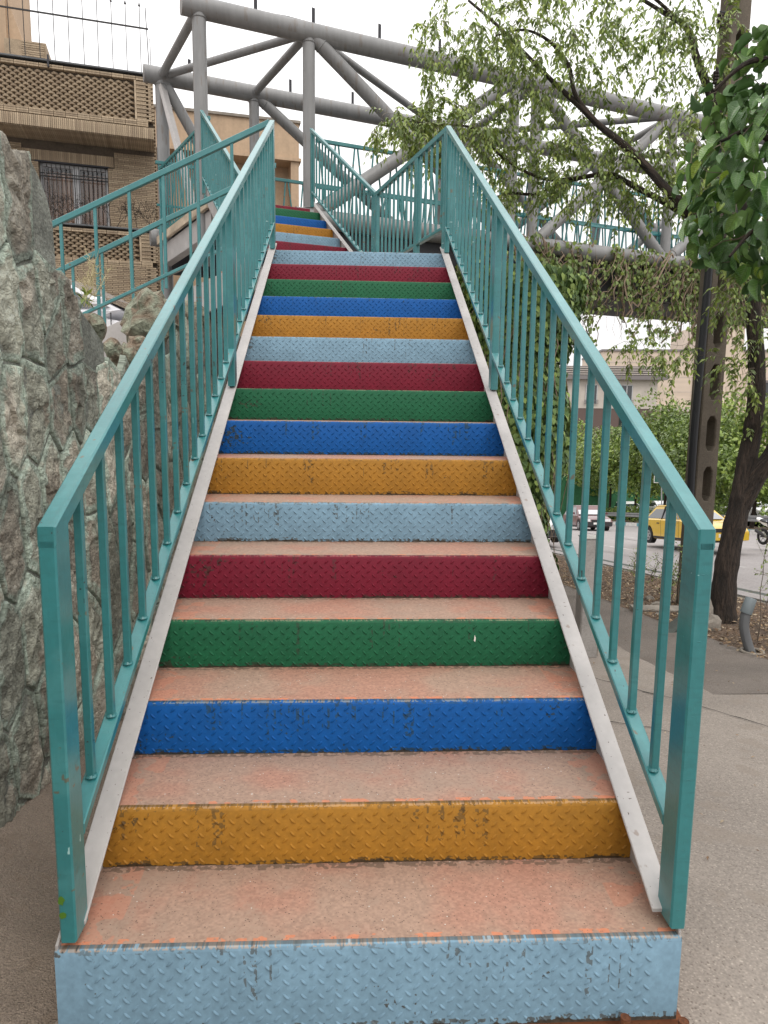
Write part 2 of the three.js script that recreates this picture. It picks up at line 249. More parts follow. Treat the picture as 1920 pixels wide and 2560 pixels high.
const tgUp = treadGeo(1.42, .283), rgUp = riserGeo(1.42, RISE);
const A2 = 19.5 * Math.PI / 180, asc = V(-Math.sin(A2), 0, -Math.cos(A2)), lat = V(Math.cos(A2), 0, -Math.sin(A2));
{
  const st = thing('staircase', 'upper flight of rainbow painted steps climbing left from the landing to the bridge', 'staircase');
  const R17 = V(.16, 0, -6.86);
  for (let k = 17; k <= 25; k++) {
    const c = R17.clone().addScaledVector(asc, (k - 17) * .283 + (k === 25 ? .2 : 0)).addScaledVector(lat, -.70), top = k === 25;
    const r = mesh('riser', rgUp, mRiser(upperTex[(k - 1) % 5]), st); r.position.set(c.x, (k - 1) * RISE, c.z); r.rotation.y = A2;
    if (!top) { const t = mesh('tread', k === 24 ? tgUp.clone().scale(1, 1, 1.72) : tgUp, mTreads[k % 4], st); t.position.set(c.x, k * RISE, c.z); t.rotation.y = A2; }
  }
  for (const s of [0, -1.42]) { const a = R17.clone().addScaledVector(lat, .01 + s), b = a.clone().addScaledVector(asc, 2.36); a.y = YL + .17 + .02; b.y = a.y + 2.36 * RISE / .283; const o = lat.clone().multiplyScalar(s ? -.025 : .025), p = a.clone().add(o), q = b.clone().add(o);
    mesh('stringer', join(beam(a, b, .055, .009, .002), beam(p.setY(p.y - .0095), q.setY(q.y - .0095), .008, .21, .001)), mGreyPaint, st); }
  settle(st, V(-.5, YL, -7));
}
{
  const R0 = V(.207, 3.75, -6.60), up = (p, L) => p.clone().addScaledVector(asc, L).setY(p.y + L * .6);
  railing('stair_railing', 'teal balustrade on the right side of the upper flight', 'balustrades of the footbridge stairs', R0, up(R0, 2.48), { drop: .80, posts: [[.02, 1.0, .05], [2.44, 1.02, .06]], m0: .12, m1: .12, gap: .135 });
  const L0 = R0.clone().addScaledVector(lat, -1.47);
  railing('stair_railing', 'teal balustrade on the left side of the upper flight below the truss', 'balustrades of the footbridge stairs', L0, up(L0, 2.48), { drop: .80, posts: [[.02, 1.0, .05], [2.44, 1.02, .06]], m0: .12, m1: .12, gap: .135 });
}
// side flight going down to the upper street on the left
{
  const S3 = .47, L3 = 3.0, x0 = -.80;
  const st = thing('staircase', 'side flight of grey steel steps going down left behind the rock wall', 'staircase');
  const n = 8, run = .362, tg = bx(-run, 0, -.02, 0, -.53, .53), rg = bx(-.006, 0, 0, RISE, -.53, .53);
  for (let i = 0; i < n; i++) { const y = YL - (i + 1) * RISE; const t = mesh('tread', tg, mTreads[i % 4], st); t.position.set(x0 - i * run, y, -5.22); const r = mesh('riser', rg, mDarkSteel, st); r.position.set(x0 - i * run, y, -5.22); }
  for (const z of [-4.67, -5.77]) mesh('stringer', join(beam(V(x0, YL - .04, z), V(x0 - L3, YL - .04 - L3 * S3, z), .05, .26, .003)), mGreyPaint, st);
  settle(st, V(-3.6, 1.4, -5.2));
  railing('stair_railing', 'teal balustrade on the near side of the side flight above the rock wall', 'balustrades of the footbridge stairs', V(-.735, 3.732, -4.67), V(-.735 - L3, 3.732 - L3 * S3, -4.67), { drop: .815, posts: [[2.9, 1.0, .06]], m0: .30, m1: .2, gap: .29, bw: .024, b0: .3, long: 2, longFoot: .93, hv: .05 });
  railing('stair_railing', 'teal balustrade on the far side of the side flight towards the brick house', 'balustrades of the footbridge stairs', V(-.80, 3.735, -5.77), V(-.80 - L3, 3.735 - L3 * .478, -5.77), { drop: .815, posts: [[.03, 1.0, .06], [2.9, 1.0, .06]], m0: .25, m1: .2, gap: .29, bw: .024, hv: .05 });
}
// ---------- truss footbridge ----------
const BN = V(1.46, 0, -10.31), BD = V(.935, 0, -.354).normalize(), BP = V(-.354, 0, -.935).normalize(), BW = 2.29, YT = 6.71, YB = 4.20, YD = 4.25;
const bp = (s, y, far = 0) => BN.clone().addScaledVector(BD, s).addScaledVector(BP, far * BW).setY(y);
{
  const b = thing('footbridge', 'grey tubular steel truss footbridge spanning over the road', 'footbridge');
  const T = (n, a, c, r, sd = 20) => { let g = pipe(a, c, r, sd); if (/vertical|diagonal|lateral/.test(n)) { const d = c.clone().sub(a).normalize(), L = a.distanceTo(c), q = new THREE.Quaternion().setFromUnitVectors(V(0, 0, 1), d), k = .136 / Math.max(.55, Math.hypot(d.y, d.dot(BP))), ring = (s) => { const t = new THREE.TorusGeometry(r + .002, .009, 6, sd); const p = t.attributes.position; for (let i = 0; i < p.count; i++) { const f = 1 + .05 * (h2(i, Math.round(a.x * 90), 3) - .5); p.setXYZ(i, p.getX(i) * f, p.getY(i) * f, p.getZ(i)); } return t.applyQuaternion(q).translate(a.x + d.x * s, a.y + d.y * s, a.z + d.z * s); }; g = join(g, ring(k), ring(L - k)); } mesh(n, planarUV(g, .8), mTruss, b); };
  const VN = [-3.82, -2.29, 1.17, 1.60, 4.54, 7.9, 11.2, 14.6], VF = [-4.05, -2.54, 1.05, 1.60, 4.78, 8.0, 11.3, 14.6];
  T('top_chord', bp(-4.05, YT), bp(1.36, YT), .132, 24); T('top_chord', bp(1.40, YT), bp(15, YT), .132, 24);
  T('top_chord', bp(-4.32, YT, 1), bp(1.28, YT, 1), .132, 24); T('top_chord', bp(1.33, YT, 1), bp(15, YT, 1), .132, 24);
  T('bottom_chord', bp(-2.5, YB), bp(15, YB), .138, 24); T('bottom_chord', bp(-4.3, YB, 1), bp(15, YB, 1), .138, 24);
  VN.forEach((s, i) => T('vertical', bp(s, i === 0 ? 3.4 : YB), bp(s, YT), i === 0 ? .094 : .088));
  VF.forEach((s, i) => T('vertical', bp(s, i === 0 ? 1.6 : YB, 1), bp(s, YT, 1), i === 0 ? .10 : .085));
  const X = (a, c, far, r) => { T('diagonal', bp(a, YT, far), bp(c, YB, far), r); T('diagonal', bp(c, YT, far), bp(a, YB, far), r); };
  X(VN[1], VN[2], 0, .098); X(VN[3], VN[4], 0, .098); X(VN[4], VN[5], 0, .098); X(VN[5], VN[6], 0, .098); X(VN[6], VN[7], 0, .098);
  X(VF[1], VF[2], 1, .09); X(VF[3], VF[4], 1, .09); X(VF[4], VF[5], 1, .09); X(VF[5], VF[6], 1, .09); X(VF[6], VF[7], 1, .09);
  T('diagonal', bp(VF[0], YT, 1), bp(VF[1], YB, 1), .085);
  const a = bp(VF[0], YT - .1, 1), c = bp(VN[0], 4.35, .35); mesh('portal_brace', planarUV(box(.13, a.distanceTo(c), .06, .004)).applyQuaternion(new THREE.Quaternion().setFromUnitVectors(V(0, 1, 0), c.clone().sub(a).normalize())).translate((a.x + c.x) / 2, (a.y + c.y) / 2, (a.z + c.z) / 2), mGreyPaint, b);
  VN.forEach((s, i) => { T('top_lateral', bp(s, YT), bp(VF[i], YT, 1), .062, 14); if (i < VN.length - 1 && i !== 2) { if (i % 2 === 0) T('top_lateral', bp(VF[i], YT, 1), bp(VN[i + 1], YT), .058, 14); else T('top_lateral', i === 1 ? bp(s, YT) : bp(VF[i], YT, 1), i === 1 ? bp(VF[2], YT, 1) : bp(VN[i + 1], YT), .058, 14); } });
  // stubs of old lamp brackets on the chords
  for (const [s, f] of [[-3.05, 0], [-2.22, 0], [-1.2, 0], [-.2, 0], [2.4, 0], [-3.6, 1], [-1.9, 1], [-.75, 1]]) mesh('bracket', join(planarUV(box(.05, .24, .012, .002)).rotateY(.6).translate(0, 0, 0)).applyMatrix4(new THREE.Matrix4().makeTranslation(...bp(s, YT + .22, f).toArray())), mDarkSteel, b);
  mesh('cable', tube(Array.from({ length: 24 }, (_, i) => bp(-4 + i * .35, YT + .137 + .006 * Math.sin(i * 2.1)).addScaledVector(BP, .02 * Math.sin(i))), .006, 6), mBlack, b);
  // deck and its girders
  const slab = (s0, s1, f0, f1, y0, y1, mt, nm) => { const p = [bp(s0, 0, f0), bp(s1, 0, f0), bp(s1, 0, f1), bp(s0, 0, f1)].map((v) => [v.x, v.z]); mesh(nm, polyFlat(p, y0, y1), mt, b); };
  { const p = [bp(-3.72, 0, .07), bp(15, 0, .07), bp(15, 0, .93), bp(-4.05, 0, .93)].map((v) => [v.x, v.z]); mesh('deck', polyFlat(p, YD - .05, YD), mDarkSteel, b); }
  slab(-2.3, 15, .02, .10, 3.50, YB - .08, mDarkSteel, 'girder'); slab(-4.0, 15, .90, .98, 3.62, YB - .08, mDarkSteel, 'girder');
  slab(1.7, 15, .10, .90, 3.49, 3.53, mDarkSteel, 'soffit');
  for (let s = -3.6; s < 15; s += 1.1) slab(s, s + .1, .1, .9, YB - .25, YD - .055, mDarkSteel, 'cross_beam');
  for (const [s, f] of [[1.38, .02], [1.38, .98], [14.8, .02], [14.8, .98]]) T('pier', bp(s, s > 10 ? -4 : -2, f), bp(s, 3.6, f), .2, 20);
  settle(b, V(1.4, -2, -11));
}
// zigzag balusters on both sides of the deck
for (const f of [0, 1]) {
  const g = thing('bridge_railing', f ? 'dark teal zigzag balustrade on the far side of the bridge deck' : 'dark teal zigzag balustrade on the near side of the bridge deck behind the branches', 'railing', 'balustrades on the bridge deck');
  const F = f ? .93 : .05, s0 = f ? -4.2 : -2.15, s1 = 12;
  for (const [n, y, w] of [['top_rail', 5.36, .05], ['middle_rail', 4.70, .035], ['bottom_rail', 4.34, .035]]) mesh(n, beam(bp(s0, y, F), bp(s1, y, F), w, w, .003), mTeal, g);
  for (let i = 0, s = s0 + .1; s < (f ? 9.5 : 8.6); s += .155, i++) { const k = (i % 2 ? .055 : -.055) * (1 + .3 * Math.sin(i * 3.3)), a = bp(s - k, 4.33, F), c = bp(s + k, 5.33, F), L = a.distanceTo(c); mesh('baluster', planarUV(box(.022, L, .022)).rotateY(Math.atan2(BD.z, BD.x) * -1).applyQuaternion(new THREE.Quaternion().setFromUnitVectors(V(0, 1, 0), c.clone().sub(a).normalize())).translate((a.x + c.x) / 2, (a.y + c.y) / 2, (a.z + c.z) / 2), mTeal, g); }
  settle(g, bp(s0, YD, F));
}
// ---------- ground ----------
const gy = (z) => -.078 + Math.min(0, z + .3) * .134 + Math.max(0, z - .5) * .05;
function strip(x0, x1, dy, z0, z1, nz, nx = 1, rough) { // sheet that follows the fall of the street
  const g = new THREE.PlaneGeometry(1, 1, nx, nz), p = g.attributes.position, uv = g.attributes.uv;
  for (let i = 0; i < p.count; i++) { const x = mix(x0, x1, p.getX(i) + .5), z = mix(z0, z1, p.getY(i) + .5); p.setXYZ(i, x, gy(z) + dy + (rough ? rough(x, z) : 0), z); uv.setXY(i, x, z); }
  g.computeVertexNormals(); return g;
}
const zs = (z0, z1) => Math.max(2, Math.round((z0 - z1) / .5));
const tPave = tex(1024, 1024, (u, v) => { const m = fb(u, v, 4, 4, 5, 201), g = fb(u, v, 320, 320, 2, 203), s = h2(Math.floor(u * 420), Math.floor(v * 420), 7), b = fb(u, v, 14, 14, 4, 205); let k = .93 + .18 * (m - .5) + .24 * (g - .5); let c = [.565 * k, .53 * k, .495 * k]; if (s > .97) c = mix3(c, [.76, .72, .67], .45); if (s < .03) c = mix3(c, [.33, .29, .26], .5); if (b > .64) c = mix3(c, [.50, .46, .42], sm(.64, .74, b) * .5); return c; });
const tPaveB = tex(1024, 1024, (u, v) => fb(u, v, 300, 300, 2, 203) * .65 + fb(u, v, 40, 40, 3, 207) * .35, false);
const mPave = std({ map: rep(tPave, .55), roughness: .92, bumpMap: rep(tPaveB, .55), bumpScale: .0028 });
const mPatch = std({ map: rep(tPave, .7), color: lin(.66, .65, .65), roughness: .95, bumpMap: rep(tPaveB, .8), bumpScale: .009 });
const mRoad = std({ map: rep(tex(512, 512, (u, v) => { const m = fb(u, v, 4, 4, 5, 211), g = fb(u, v, 128, 128, 2, 213), k = .96 + .10 * (m - .5) + .22 * (g - .5); return [.60 * k, .58 * k, .575 * k]; }), .3), roughness: .9, bumpMap: rep(tGrain, 1), bumpScale: .003 });
const tSoil = tex(1024, 1024, (u, v) => { const m = fb(u, v, 6, 6, 5, 221), g = fb(u, v, 120, 120, 3, 223), k = .72 + .5 * (m - .5) + .8 * (g - .5); let c = [.50 * k, .41 * k, .335 * k]; if (h2(Math.floor(u * 220), Math.floor(v * 220), 3) > .97) c = mix3(c, [.78, .70, .58], .8); return c; });
const mSoil = std({ map: rep(tSoil, .7), roughness: 1, bumpMap: rep(tPaveB, .8), bumpScale: .015 });
const mKerb = std({ map: speckle(231, [.56, .53, .49], .2), roughness: .9, bumpMap: tGrain, bumpScale: .004 });
const mKerbDark = std({ map: speckle(232, [.30, .32, .30], .25), roughness: .9, bumpMap: tGrain, bumpScale: .004 });
struct('ground', strip(-140, 260, -.6, 6, -420, 40), std({ map: rep(tSoil, .1), roughness: 1 }));
const rough = (x, z) => .05 * (f3(x * 1.7, 0, z * 1.7, 4, 5) - .5) + .02 * (f3(x * 9, 0, z * 9, 2, 8) - .5);
const side = struct('pavement', strip(-1.75, 3.34, 0, 3, -40, 86, 18, (x, z) => .012 * (f3(x * 1.1, 0, z * 1.1, 3, 2) - .5)), mPave);
struct('asphalt_edge', strip(2.15, 3.36, .006, -2.9, -30, 54, 4, (x, z) => .010 * (f3(x * 1.1, 0, z * 1.1, 3, 2) - .5) - .012 * sm(2.45, 2.15, x) - .002), mPatch);
// sand drifted against the foot of the rock wall
struct('sand', strip(-1.9, -.77, .012, 1.2, -4.6, 90, 26, (x, z) => .15 * sm(-.95, -1.35, x) * (.75 + .5 * f3(x * 2, 0, z * 2, 3, 4)) + .018 * (f3(x * 12, 0, z * 12, 3, 6) - .5) - .02 * sm(-.86, -.77, x)), std({ map: rep(tPave, 1.1), color: lin(.95, .88, .81), roughness: 1, bumpMap: rep(tPaveB, 1), bumpScale: .012 }));
struct('soil', strip(3.28, 5.32, .01, 1, -30, 140, 24, (x, z) => rough(x, z) - .03 * sm(3.4, 3.28, x)), mSoil);
struct('roadside_channel', strip(5.30, 5.62, -.02, 4, -60, 8, 2), mKerb);
struct('kerb', join(strip(5.50, 5.66, .07, 4, -60, 8), (() => { const g = new THREE.PlaneGeometry(1, 1, 1, 1), p = g.attributes.position; const q = [[5.5, 4, .07], [5.5, -60, .07], [5.5, 4, -.15], [5.5, -60, -.15]]; q.forEach((a, i) => p.setXYZ(i, a[0], gy(a[1]) + a[2], a[1])); g.computeVertexNormals(); return g; })()), mKerbDark);
struct('road', strip(5.63, 20.2, -.06, 6, -160, 4, 1), mRoad);
{ const w = std({ map: speckle(233, [.72, .71, .70], .3), roughness: .85 });
  for (const x of [8.55, 12.1, 15.7]) for (let z = -4 - x * .4; z > -75; z -= 6) struct('lane_marking', strip(x, x + .10, -.054, z, z - 2.6, 1), w);
  struct('edge_line', strip(5.80, 5.92, -.054, 2, -60, 2), w); }
struct('median', strip(20.25, 25, .12, 0, -140, 6), mSoil);
struct('far_road', strip(25, 40, .45, 0, -160, 6), mRoad);
struct('far_pavement', strip(40, 90, .75, 0, -170, 6), mPave);
{ const kb = thing('painted_kerb', 'kerb of alternate blue and white blocks along the central reservation', 'kerb'), a = std({ map: speckle(241, [.36, .60, .66], .2), roughness: .7 }), b = std({ map: speckle(242, [.80, .79, .77], .15), roughness: .7 });
  for (let i = 0; i < 26; i++) { const z = -22 - i * 2, g = bx(20.0, 20.32, -.30, .16, -.98, .98, .02); const m = mesh('block', g, i % 2 ? b : a, kb); m.position.set(0, gy(z), z); m.rotation.x = -.1332; } settle(kb, V(20.1, gy(-40), -40)); }
// cracks in the pavement: narrow opened joints filled with dark grit
{ const mC = std({ color: lin(.02, .017, .015), roughness: 1 }), r = rng(9);
  const crack = (pts, w) => { const P = [], I = []; const sub = []; for (let i = 0; i < pts.length - 1; i++) for (let k = 0; k < 8; k++) { const t = k / 8; sub.push([mix(pts[i][0], pts[i + 1][0], t) + (r() - .5) * .03, mix(pts[i][1], pts[i + 1][1], t) + (r() - .5) * .03]); }
    sub.forEach(([x, z], i) => { const q = w * (.5 + r()); P.push(x, gy(z) + .0085, z - q, x, gy(z) + .0085, z + q); if (i) I.push(i * 2 - 2, i * 2 - 1, i * 2, i * 2, i * 2 - 1, i * 2 + 1); }); const g = new THREE.BufferGeometry(); g.setAttribute('position', new THREE.Float32BufferAttribute(P, 3)); g.setIndex(I); g.computeVertexNormals(); mesh('crack', g, mC, side); };
  crack([[1.25, -3.7], [1.7, -3.35], [2.05, -2.75], [2.35, -2.1], [2.9, -1.7], [3.3, -1.65]], .006); crack([[.9, -2.4], [1.4, -2.35], [1.75, -2.1]], .004); crack([[1.5, -.4], [1.9, -.75], [2.4, -.8]], .003); }

// ---------- rock wall ----------
const XF = -1.245;
const topPts = [[-1.2, 2.45], [0, 2.45], [1.0, 2.36], [1.08, 2.345], [1.15, 2.352], [1.19, 2.32], [1.25, 2.335], [1.34, 2.36], [1.40, 2.325], [1.47, 2.265], [1.51, 2.185], [1.525, 2.0], [1.62, 1.96], [1.67, 1.90], [1.76, 1.883], [1.93, 1.875], [2.05, 1.82], [2.065, 1.68], [2.25, 1.69], [2.42, 1.70], [2.60, 1.74], [2.80, 1.84], [3.05, 1.96], [3.35, 2.03], [3.72, 2.08], [4.07, 2.12], [4.95, 2.2], [7, 2.2], [14, 2.0]];
const topAt = (u) => { for (let i = 1; i < topPts.length; i++) if (u <= topPts[i][0]) { const [a, b] = [topPts[i - 1], topPts[i]]; return mix(a[1], b[1], (u - a[0]) / (b[0] - a[0])); } return 2; };
const tRock = tex(1024, 1024, (u, v) => { const m = fb(u, v, 6, 6, 5, 301), g = fb(u, v, 90, 90, 3, 303), s = fb(u, v, 30, 60, 3, 305); let k = .86 + .40 * (m - .5) + .40 * (g - .5) + .2 * (s - .5); return [k, k * .99, k * .97]; });
const tRockB = tex(1024, 1024, (u, v) => .55 * fb(u, v, 20, 20, 5, 311) + .3 * (1 - Math.abs(2 * fb(u, v, 9, 14, 4, 313) - 1)) + .15 * fb(u, v, 120, 120, 2, 315), false);
const mRock = std({ map: rep(tRock, 1.3), vertexColors: true, roughness: .88, bumpMap: rep(tRockB, 1.5), bumpScale: .026 });
const mMortar = std({ map: rep(tRock, 2), color: lin(.24, .255, .23), roughness: .95, bumpMap: rep(tRockB, 3), bumpScale: .01 });
{
  const w = thing('rock_wall', 'rough grey and green rock faced retaining wall left of the stairs', 'wall');
  const seeds = [[.72, 2.0], [.95, 2.1], [1.22, 2.12], [1.42, 2.12], [.9, 1.62], [1.06, 1.72], [1.26, 1.75], [1.40, 1.86], [1.47, 1.66], [1.66, 1.72], [1.86, 1.72], [2.0, 1.76],
    [.88, 1.22], [1.06, 1.40], [1.25, 1.42], [1.50, 1.45], [1.68, 1.48], [1.84, 1.48], [2.02, 1.5], [.78, .80], [1.0, .95], [1.18, 1.0], [1.36, 1.08], [1.58, 1.12], [1.80, 1.12], [.72, .42], [.92, .52], [1.12, .60], [1.34, .66], [1.56, .72], [1.80, .75], [.80, .10], [1.02, .16], [1.24, .22], [1.46, .30], [1.70, .36], [.95, -.2], [1.2, -.15], [1.5, -.1], [1.8, 0],
    [.45, 1.7], [.5, 1.2], [.45, .7], [.4, .25], [.6, -.2], [.15, 1.5], [.15, .9], [.1, .3], [-.3, 1.8], [-.3, 1.1], [-.3, .4], [-.7, 1.5], [-.7, .6], [.3, 2.2], [-.3, 2.2]];
  const r = rng(31); for (let u = 2.15; u < 7.4; u += .24 + .02 * u) for (let y = -.75; y < 2.1; y += .38) seeds.push([u + (r() - .5) * .22, y + (r() - .5) * .3]);
  const AY = .58; // stones are taller than wide
  const clip = (poly, nx, ny, d) => { const o = []; for (let i = 0; i < poly.length; i++) { const a = poly[i], b = poly[(i + 1) % poly.length], da = a[0] * nx + a[1] * ny - d, db = b[0] * nx + b[1] * ny - d; if (da <= 0) o.push(a); if (da < 0 !== db < 0) { const t = da / (da - db); o.push([mix(a[0], b[0], t), mix(a[1], b[1], t)]); } } return o; };
  for (const [k, s] of seeds.entries()) {
    let poly = [[-1.1, -1.1 * AY], [7.6, -1.1 * AY], [7.6, 2.5 * AY], [-1.1, 2.5 * AY]]; const sx = s[0], sy = s[1] * AY;
    for (const t of seeds) { if (t === s) continue; const tx = t[0], ty = t[1] * AY; if (Math.hypot(tx - sx, ty - sy) > 1.6) continue; poly = clip(poly, tx - sx, ty - sy, ((tx * tx + ty * ty) - (sx * sx + sy * sy)) / 2); if (poly.length < 3) break; }
    if (poly.length < 3) continue; poly = poly.map(([a, b]) => [a, b / AY]);
    let cx = 0, cy = 0; for (const p of poly) { cx += p[0] / poly.length; cy += p[1] / poly.length; } if (cy - .05 > topAt(cx)) continue;
    const far = cx > 3, bd = [], st = far ? .05 : .022;
    for (let i = 0; i < poly.length; i++) { const a = poly[i], b = poly[(i + 1) % poly.length], L = Math.hypot(b[0] - a[0], b[1] - a[1]), n = Math.max(1, Math.round(L / st)); for (let q = 0; q < n; q++) { const t = q / n, x = mix(a[0], b[0], t), y = mix(a[1], b[1], t), wob = .02; bd.push([x + wob * (f3(x * 9, y * 9, 1, 2, 3) - .5), y + wob * (f3(x * 9, y * 9, 7, 2, 3) - .5)]); } }
    const rings = far ? [1, .97, .85, .6, .4, .15] : [1, .982, .955, .915, .86, .80, .73, .65, .56, .46, .35, .24, .12], P = [], C = [], I = [], N = bd.length, bulge = .022 + .028 * h2(k, 1, 5), tlx = (h2(k, 2, 5) - .5) * .09, tly = (h2(k, 3, 5) - .5) * .06, tone = .82 + .34 * h2(k, 4, 5), warm = h2(k, 6, 5), gap = .0035;
    const vert = (x, y, t, de) => {
      const tp = topAt(x) - .012 * (f3(x * 30, 0, k, 2, 2)); const over = Math.max(0, y - tp); y = Math.min(y, tp);
      const big = f3(x * 3.3, y * 2.1, k * 3.1, 3, 11), chip = f3(x * 7 + big, y * 4.2, k * 1.7, 3, 17), step = Math.floor(chip * 5 + (y * 2.5)) / 5 - y * .5, fine = f3(x * 26, y * 20, k, 3, 23);
      let out = bulge * .15 * (1 - Math.pow(t, 2)) - .030 * (1 - sm(0, .004, de)) + (.035 * (big - .5) + .075 * (step - chip + .1) + .022 * (fine - .5)) * (.2 + .8 * sm(0, .05, de)) + tlx * (x - cx) + tly * (y - cy); out -= Math.min(over, .04) * .8;
      P.push(XF + out, y, -x);
      const pat = f3(x * 5, y * 3.5, 3, 4, 31), pv = sm(.50, .60, pat + .16 * sm(.72, .97, t) - .02), br = f3(x * 8, y * 8, 9, 3, 37); let c = mix3([.79, .77, .72], [.66, .63, .58], sm(.4, .62, br)); c = mix3(c, [.79, .765, .71], .45 * warm); c = mix3(c, [.66, .715, .665], pv * .45); const mb = .006 + .055 * f3(x * 7, y * 7, 2, 2, 41); if (de < mb && f3(x * 40, y * 40, 5, 2, 43) > .30) c = mix3(c, [.72, .79, .74], .8); const kk = tone * (.92 + .2 * (fine - .5)); const q = new THREE.Color().setRGB(c[0] * kk, c[1] * kk, c[2] * kk, THREE.SRGBColorSpace); C.push(q.r, q.g, q.b);
    };
    for (const t of rings) for (const [x, y] of bd) { const dx = x - cx, dy = y - cy, L = Math.hypot(dx, dy), kx = (L - gap) / L; vert(cx + dx * kx * t, cy + dy * kx * t, t, L * (1 - t)); }
    vert(cx, cy, 0, 1); const last = rings.length * N;
    for (let q = 0; q < rings.length - 1; q++) for (let i = 0; i < N; i++) { const a = q * N + i, b = q * N + (i + 1) % N; I.push(a, b, a + N, b, b + N, a + N); }
    for (let i = 0; i < N; i++) I.push((rings.length - 1) * N + i, (rings.length - 1) * N + (i + 1) % N, last);
    const g = new THREE.BufferGeometry(); g.setAttribute('position', new THREE.Float32BufferAttribute(P, 3)); g.setAttribute('color', new THREE.Float32BufferAttribute(C, 3));
    const uv = []; for (let i = 0; i < P.length; i += 3) uv.push(P[i + 2] + h2(k, 8, 1) * 3, P[i + 1] + h2(k, 9, 1) * 3); g.setAttribute('uv', new THREE.Float32BufferAttribute(uv, 2)); const ix = []; for (let i = 0; i < I.length; i += 3) ix.push(I[i], I[i + 2], I[i + 1]); g.setIndex(ix); g.computeVertexNormals(); if (g.attributes.normal.getX(last) < 0) { g.setIndex(I); g.computeVertexNormals(); }
    mesh('stone', g, mRock, w);
  }
  const o = topPts.map(([u, y]) => [u, y - (u > 1.9 ? .10 : .04)]); const core = planarUV(prism([[-1.2, -2], [14, -2], ...o.slice().reverse()], .14)).rotateY(Math.PI / 2).translate(XF - .078, 0, 0);
  mesh('mortar', core, mMortar, w);
  settle(w, V(XF, gy(-2), -2));
}
// loose rubble along the broken top of the wall
{ const r = rng(5);
  const spots = [[-1.31, 1.90, -3.10, .115], [-1.31, 2.03, -3.12, .085], [-1.39, 1.98, -3.28, .10], [-1.31, 1.70, -2.56, .055], [-1.33, 1.73, -2.42, .04], [-1.31, 2.03, -3.5, .08], [-1.32, 2.08, -3.85, .085], [-1.34, 2.14, -4.4, .10], [-1.28, 1.80, -2.02, .045], [-1.31, 1.78, -2.86, .05]];
  for (const [i, [x, y, z, s]] of spots.entries()) { let g = new THREE.IcosahedronGeometry(s * 1.25, 2); g.deleteAttribute('uv'); g.deleteAttribute('normal'); g = mergeVertices(g, 1e-4); let p = g.attributes.position; for (let k = 0; k < p.count; k++) { const v = V(p.getX(k), p.getY(k), p.getZ(k)), n = v.clone().normalize(), f = .55 + .8 * f3(n.x * 1.8 + i * 9, n.y * 1.8, n.z * 1.8, 2, 3) + .28 * h2(k, i, 7); p.setXYZ(k, v.x * f, v.y * f * .85, v.z * f); } g = g.toNonIndexed(); p = g.attributes.position;
    const C = []; for (let k = 0; k < p.count; k++) { const t = f3(p.getX(k) * 22 + i, p.getY(k) * 22, p.getZ(k) * 22, 3, 8); const c = mix3([.50, .44, .38], [.55, .575, .51], sm(.42, .56, t)), q = new THREE.Color().setRGB(...c, THREE.SRGBColorSpace); C.push(q.r, q.g, q.b); } g.setAttribute('color', new THREE.Float32BufferAttribute(C, 3)); g.computeVertexNormals(); g = planarUV(g);
    const m = one('rubble_stone', g, mRock, ['broken grey green lump of rock standing on the wall top under the side rail', 'lump of rock leaning on the top of the standing rubble', 'pale rubble lump behind the standing rubble on the wall', 'small brown rubble lump in the dip of the wall top', 'smallest rubble piece in the dip beside the grey side stringer', 'rubble lump on the wall top behind the first stair balusters', 'rubble lump on the wall top in the middle behind the balusters', 'farthest rubble lump on the wall top near the landing', 'rounded stone at the right shoulder of the tall rock', 'rubble chip wedged at the left of the standing rubble'][i], 'stone', 'loose rubble on top of the rock wall'); m.position.set(x, y, z); m.rotation.set(r() * 3, r() * 3, r() * 3); } }
// higher street behind the wall
struct('upper_street', planarUV(prism([[-60, -6], [-1.46, -6], [-1.46, 1.60], [-2.6, 1.64], [-4, 1.74], [-60, 1.74]], 44).translate(0, 0, -18)), mPave);
// ---------- brick apartment house ----------
const BR = [[.715, .64, .54], [.68, .605, .51], [.735, .66, .56], [.65, .575, .485], [.70, .625, .525]];
const tBrick = tex(256, 256, (u, v) => { const g = fb(u, v, 40, 40, 3, 401), m = fb(u, v, 5, 5, 3, 403), k = .92 + .3 * (g - .5) + .2 * (m - .5); return [k, k, k]; });
const mBrick = std({ map: rep(tBrick, 3), roughness: .9, bumpMap: rep(tGrain, 3), bumpScale: .003 });
const mBrickTones = BR.map((c) => std({ map: rep(tBrick, 3), color: new THREE.Color().setRGB(...c, THREE.SRGBColorSpace), roughness: .9 }));
const mJoint = std({ map: rep(tBrick, 2), color: lin(.12, .095, .072), roughness: 1 });
const mStucco = std({ map: rep(tex(512, 512, (u, v) => { const m = fb(u, v, 4, 4, 5, 411), g = fb(u, v, 60, 60, 3, 413), s = fb(u, v, 40, 3, 3, 415), k = .96 + .16 * (m - .5) + .08 * (g - .5) + .10 * (s - .5); return [.74 * k, .64 * k, .535 * k]; }), .35), roughness: .92 });
const mAlu = std({ color: lin(.52, .52, .53), roughness: .4 });
const mGlass = phy({ color: 0xffffff, transmission: 1, thickness: 0, roughness: .04, ior: 1.5 });
const mCurtain = std({ map: tex(256, 64, (u, v) => { const k = .86 + .3 * (vn(u * 26, 0, 26, 2, 5) - .5); return [.66 * k, .53 * k, .44 * k]; }), roughness: .95 });
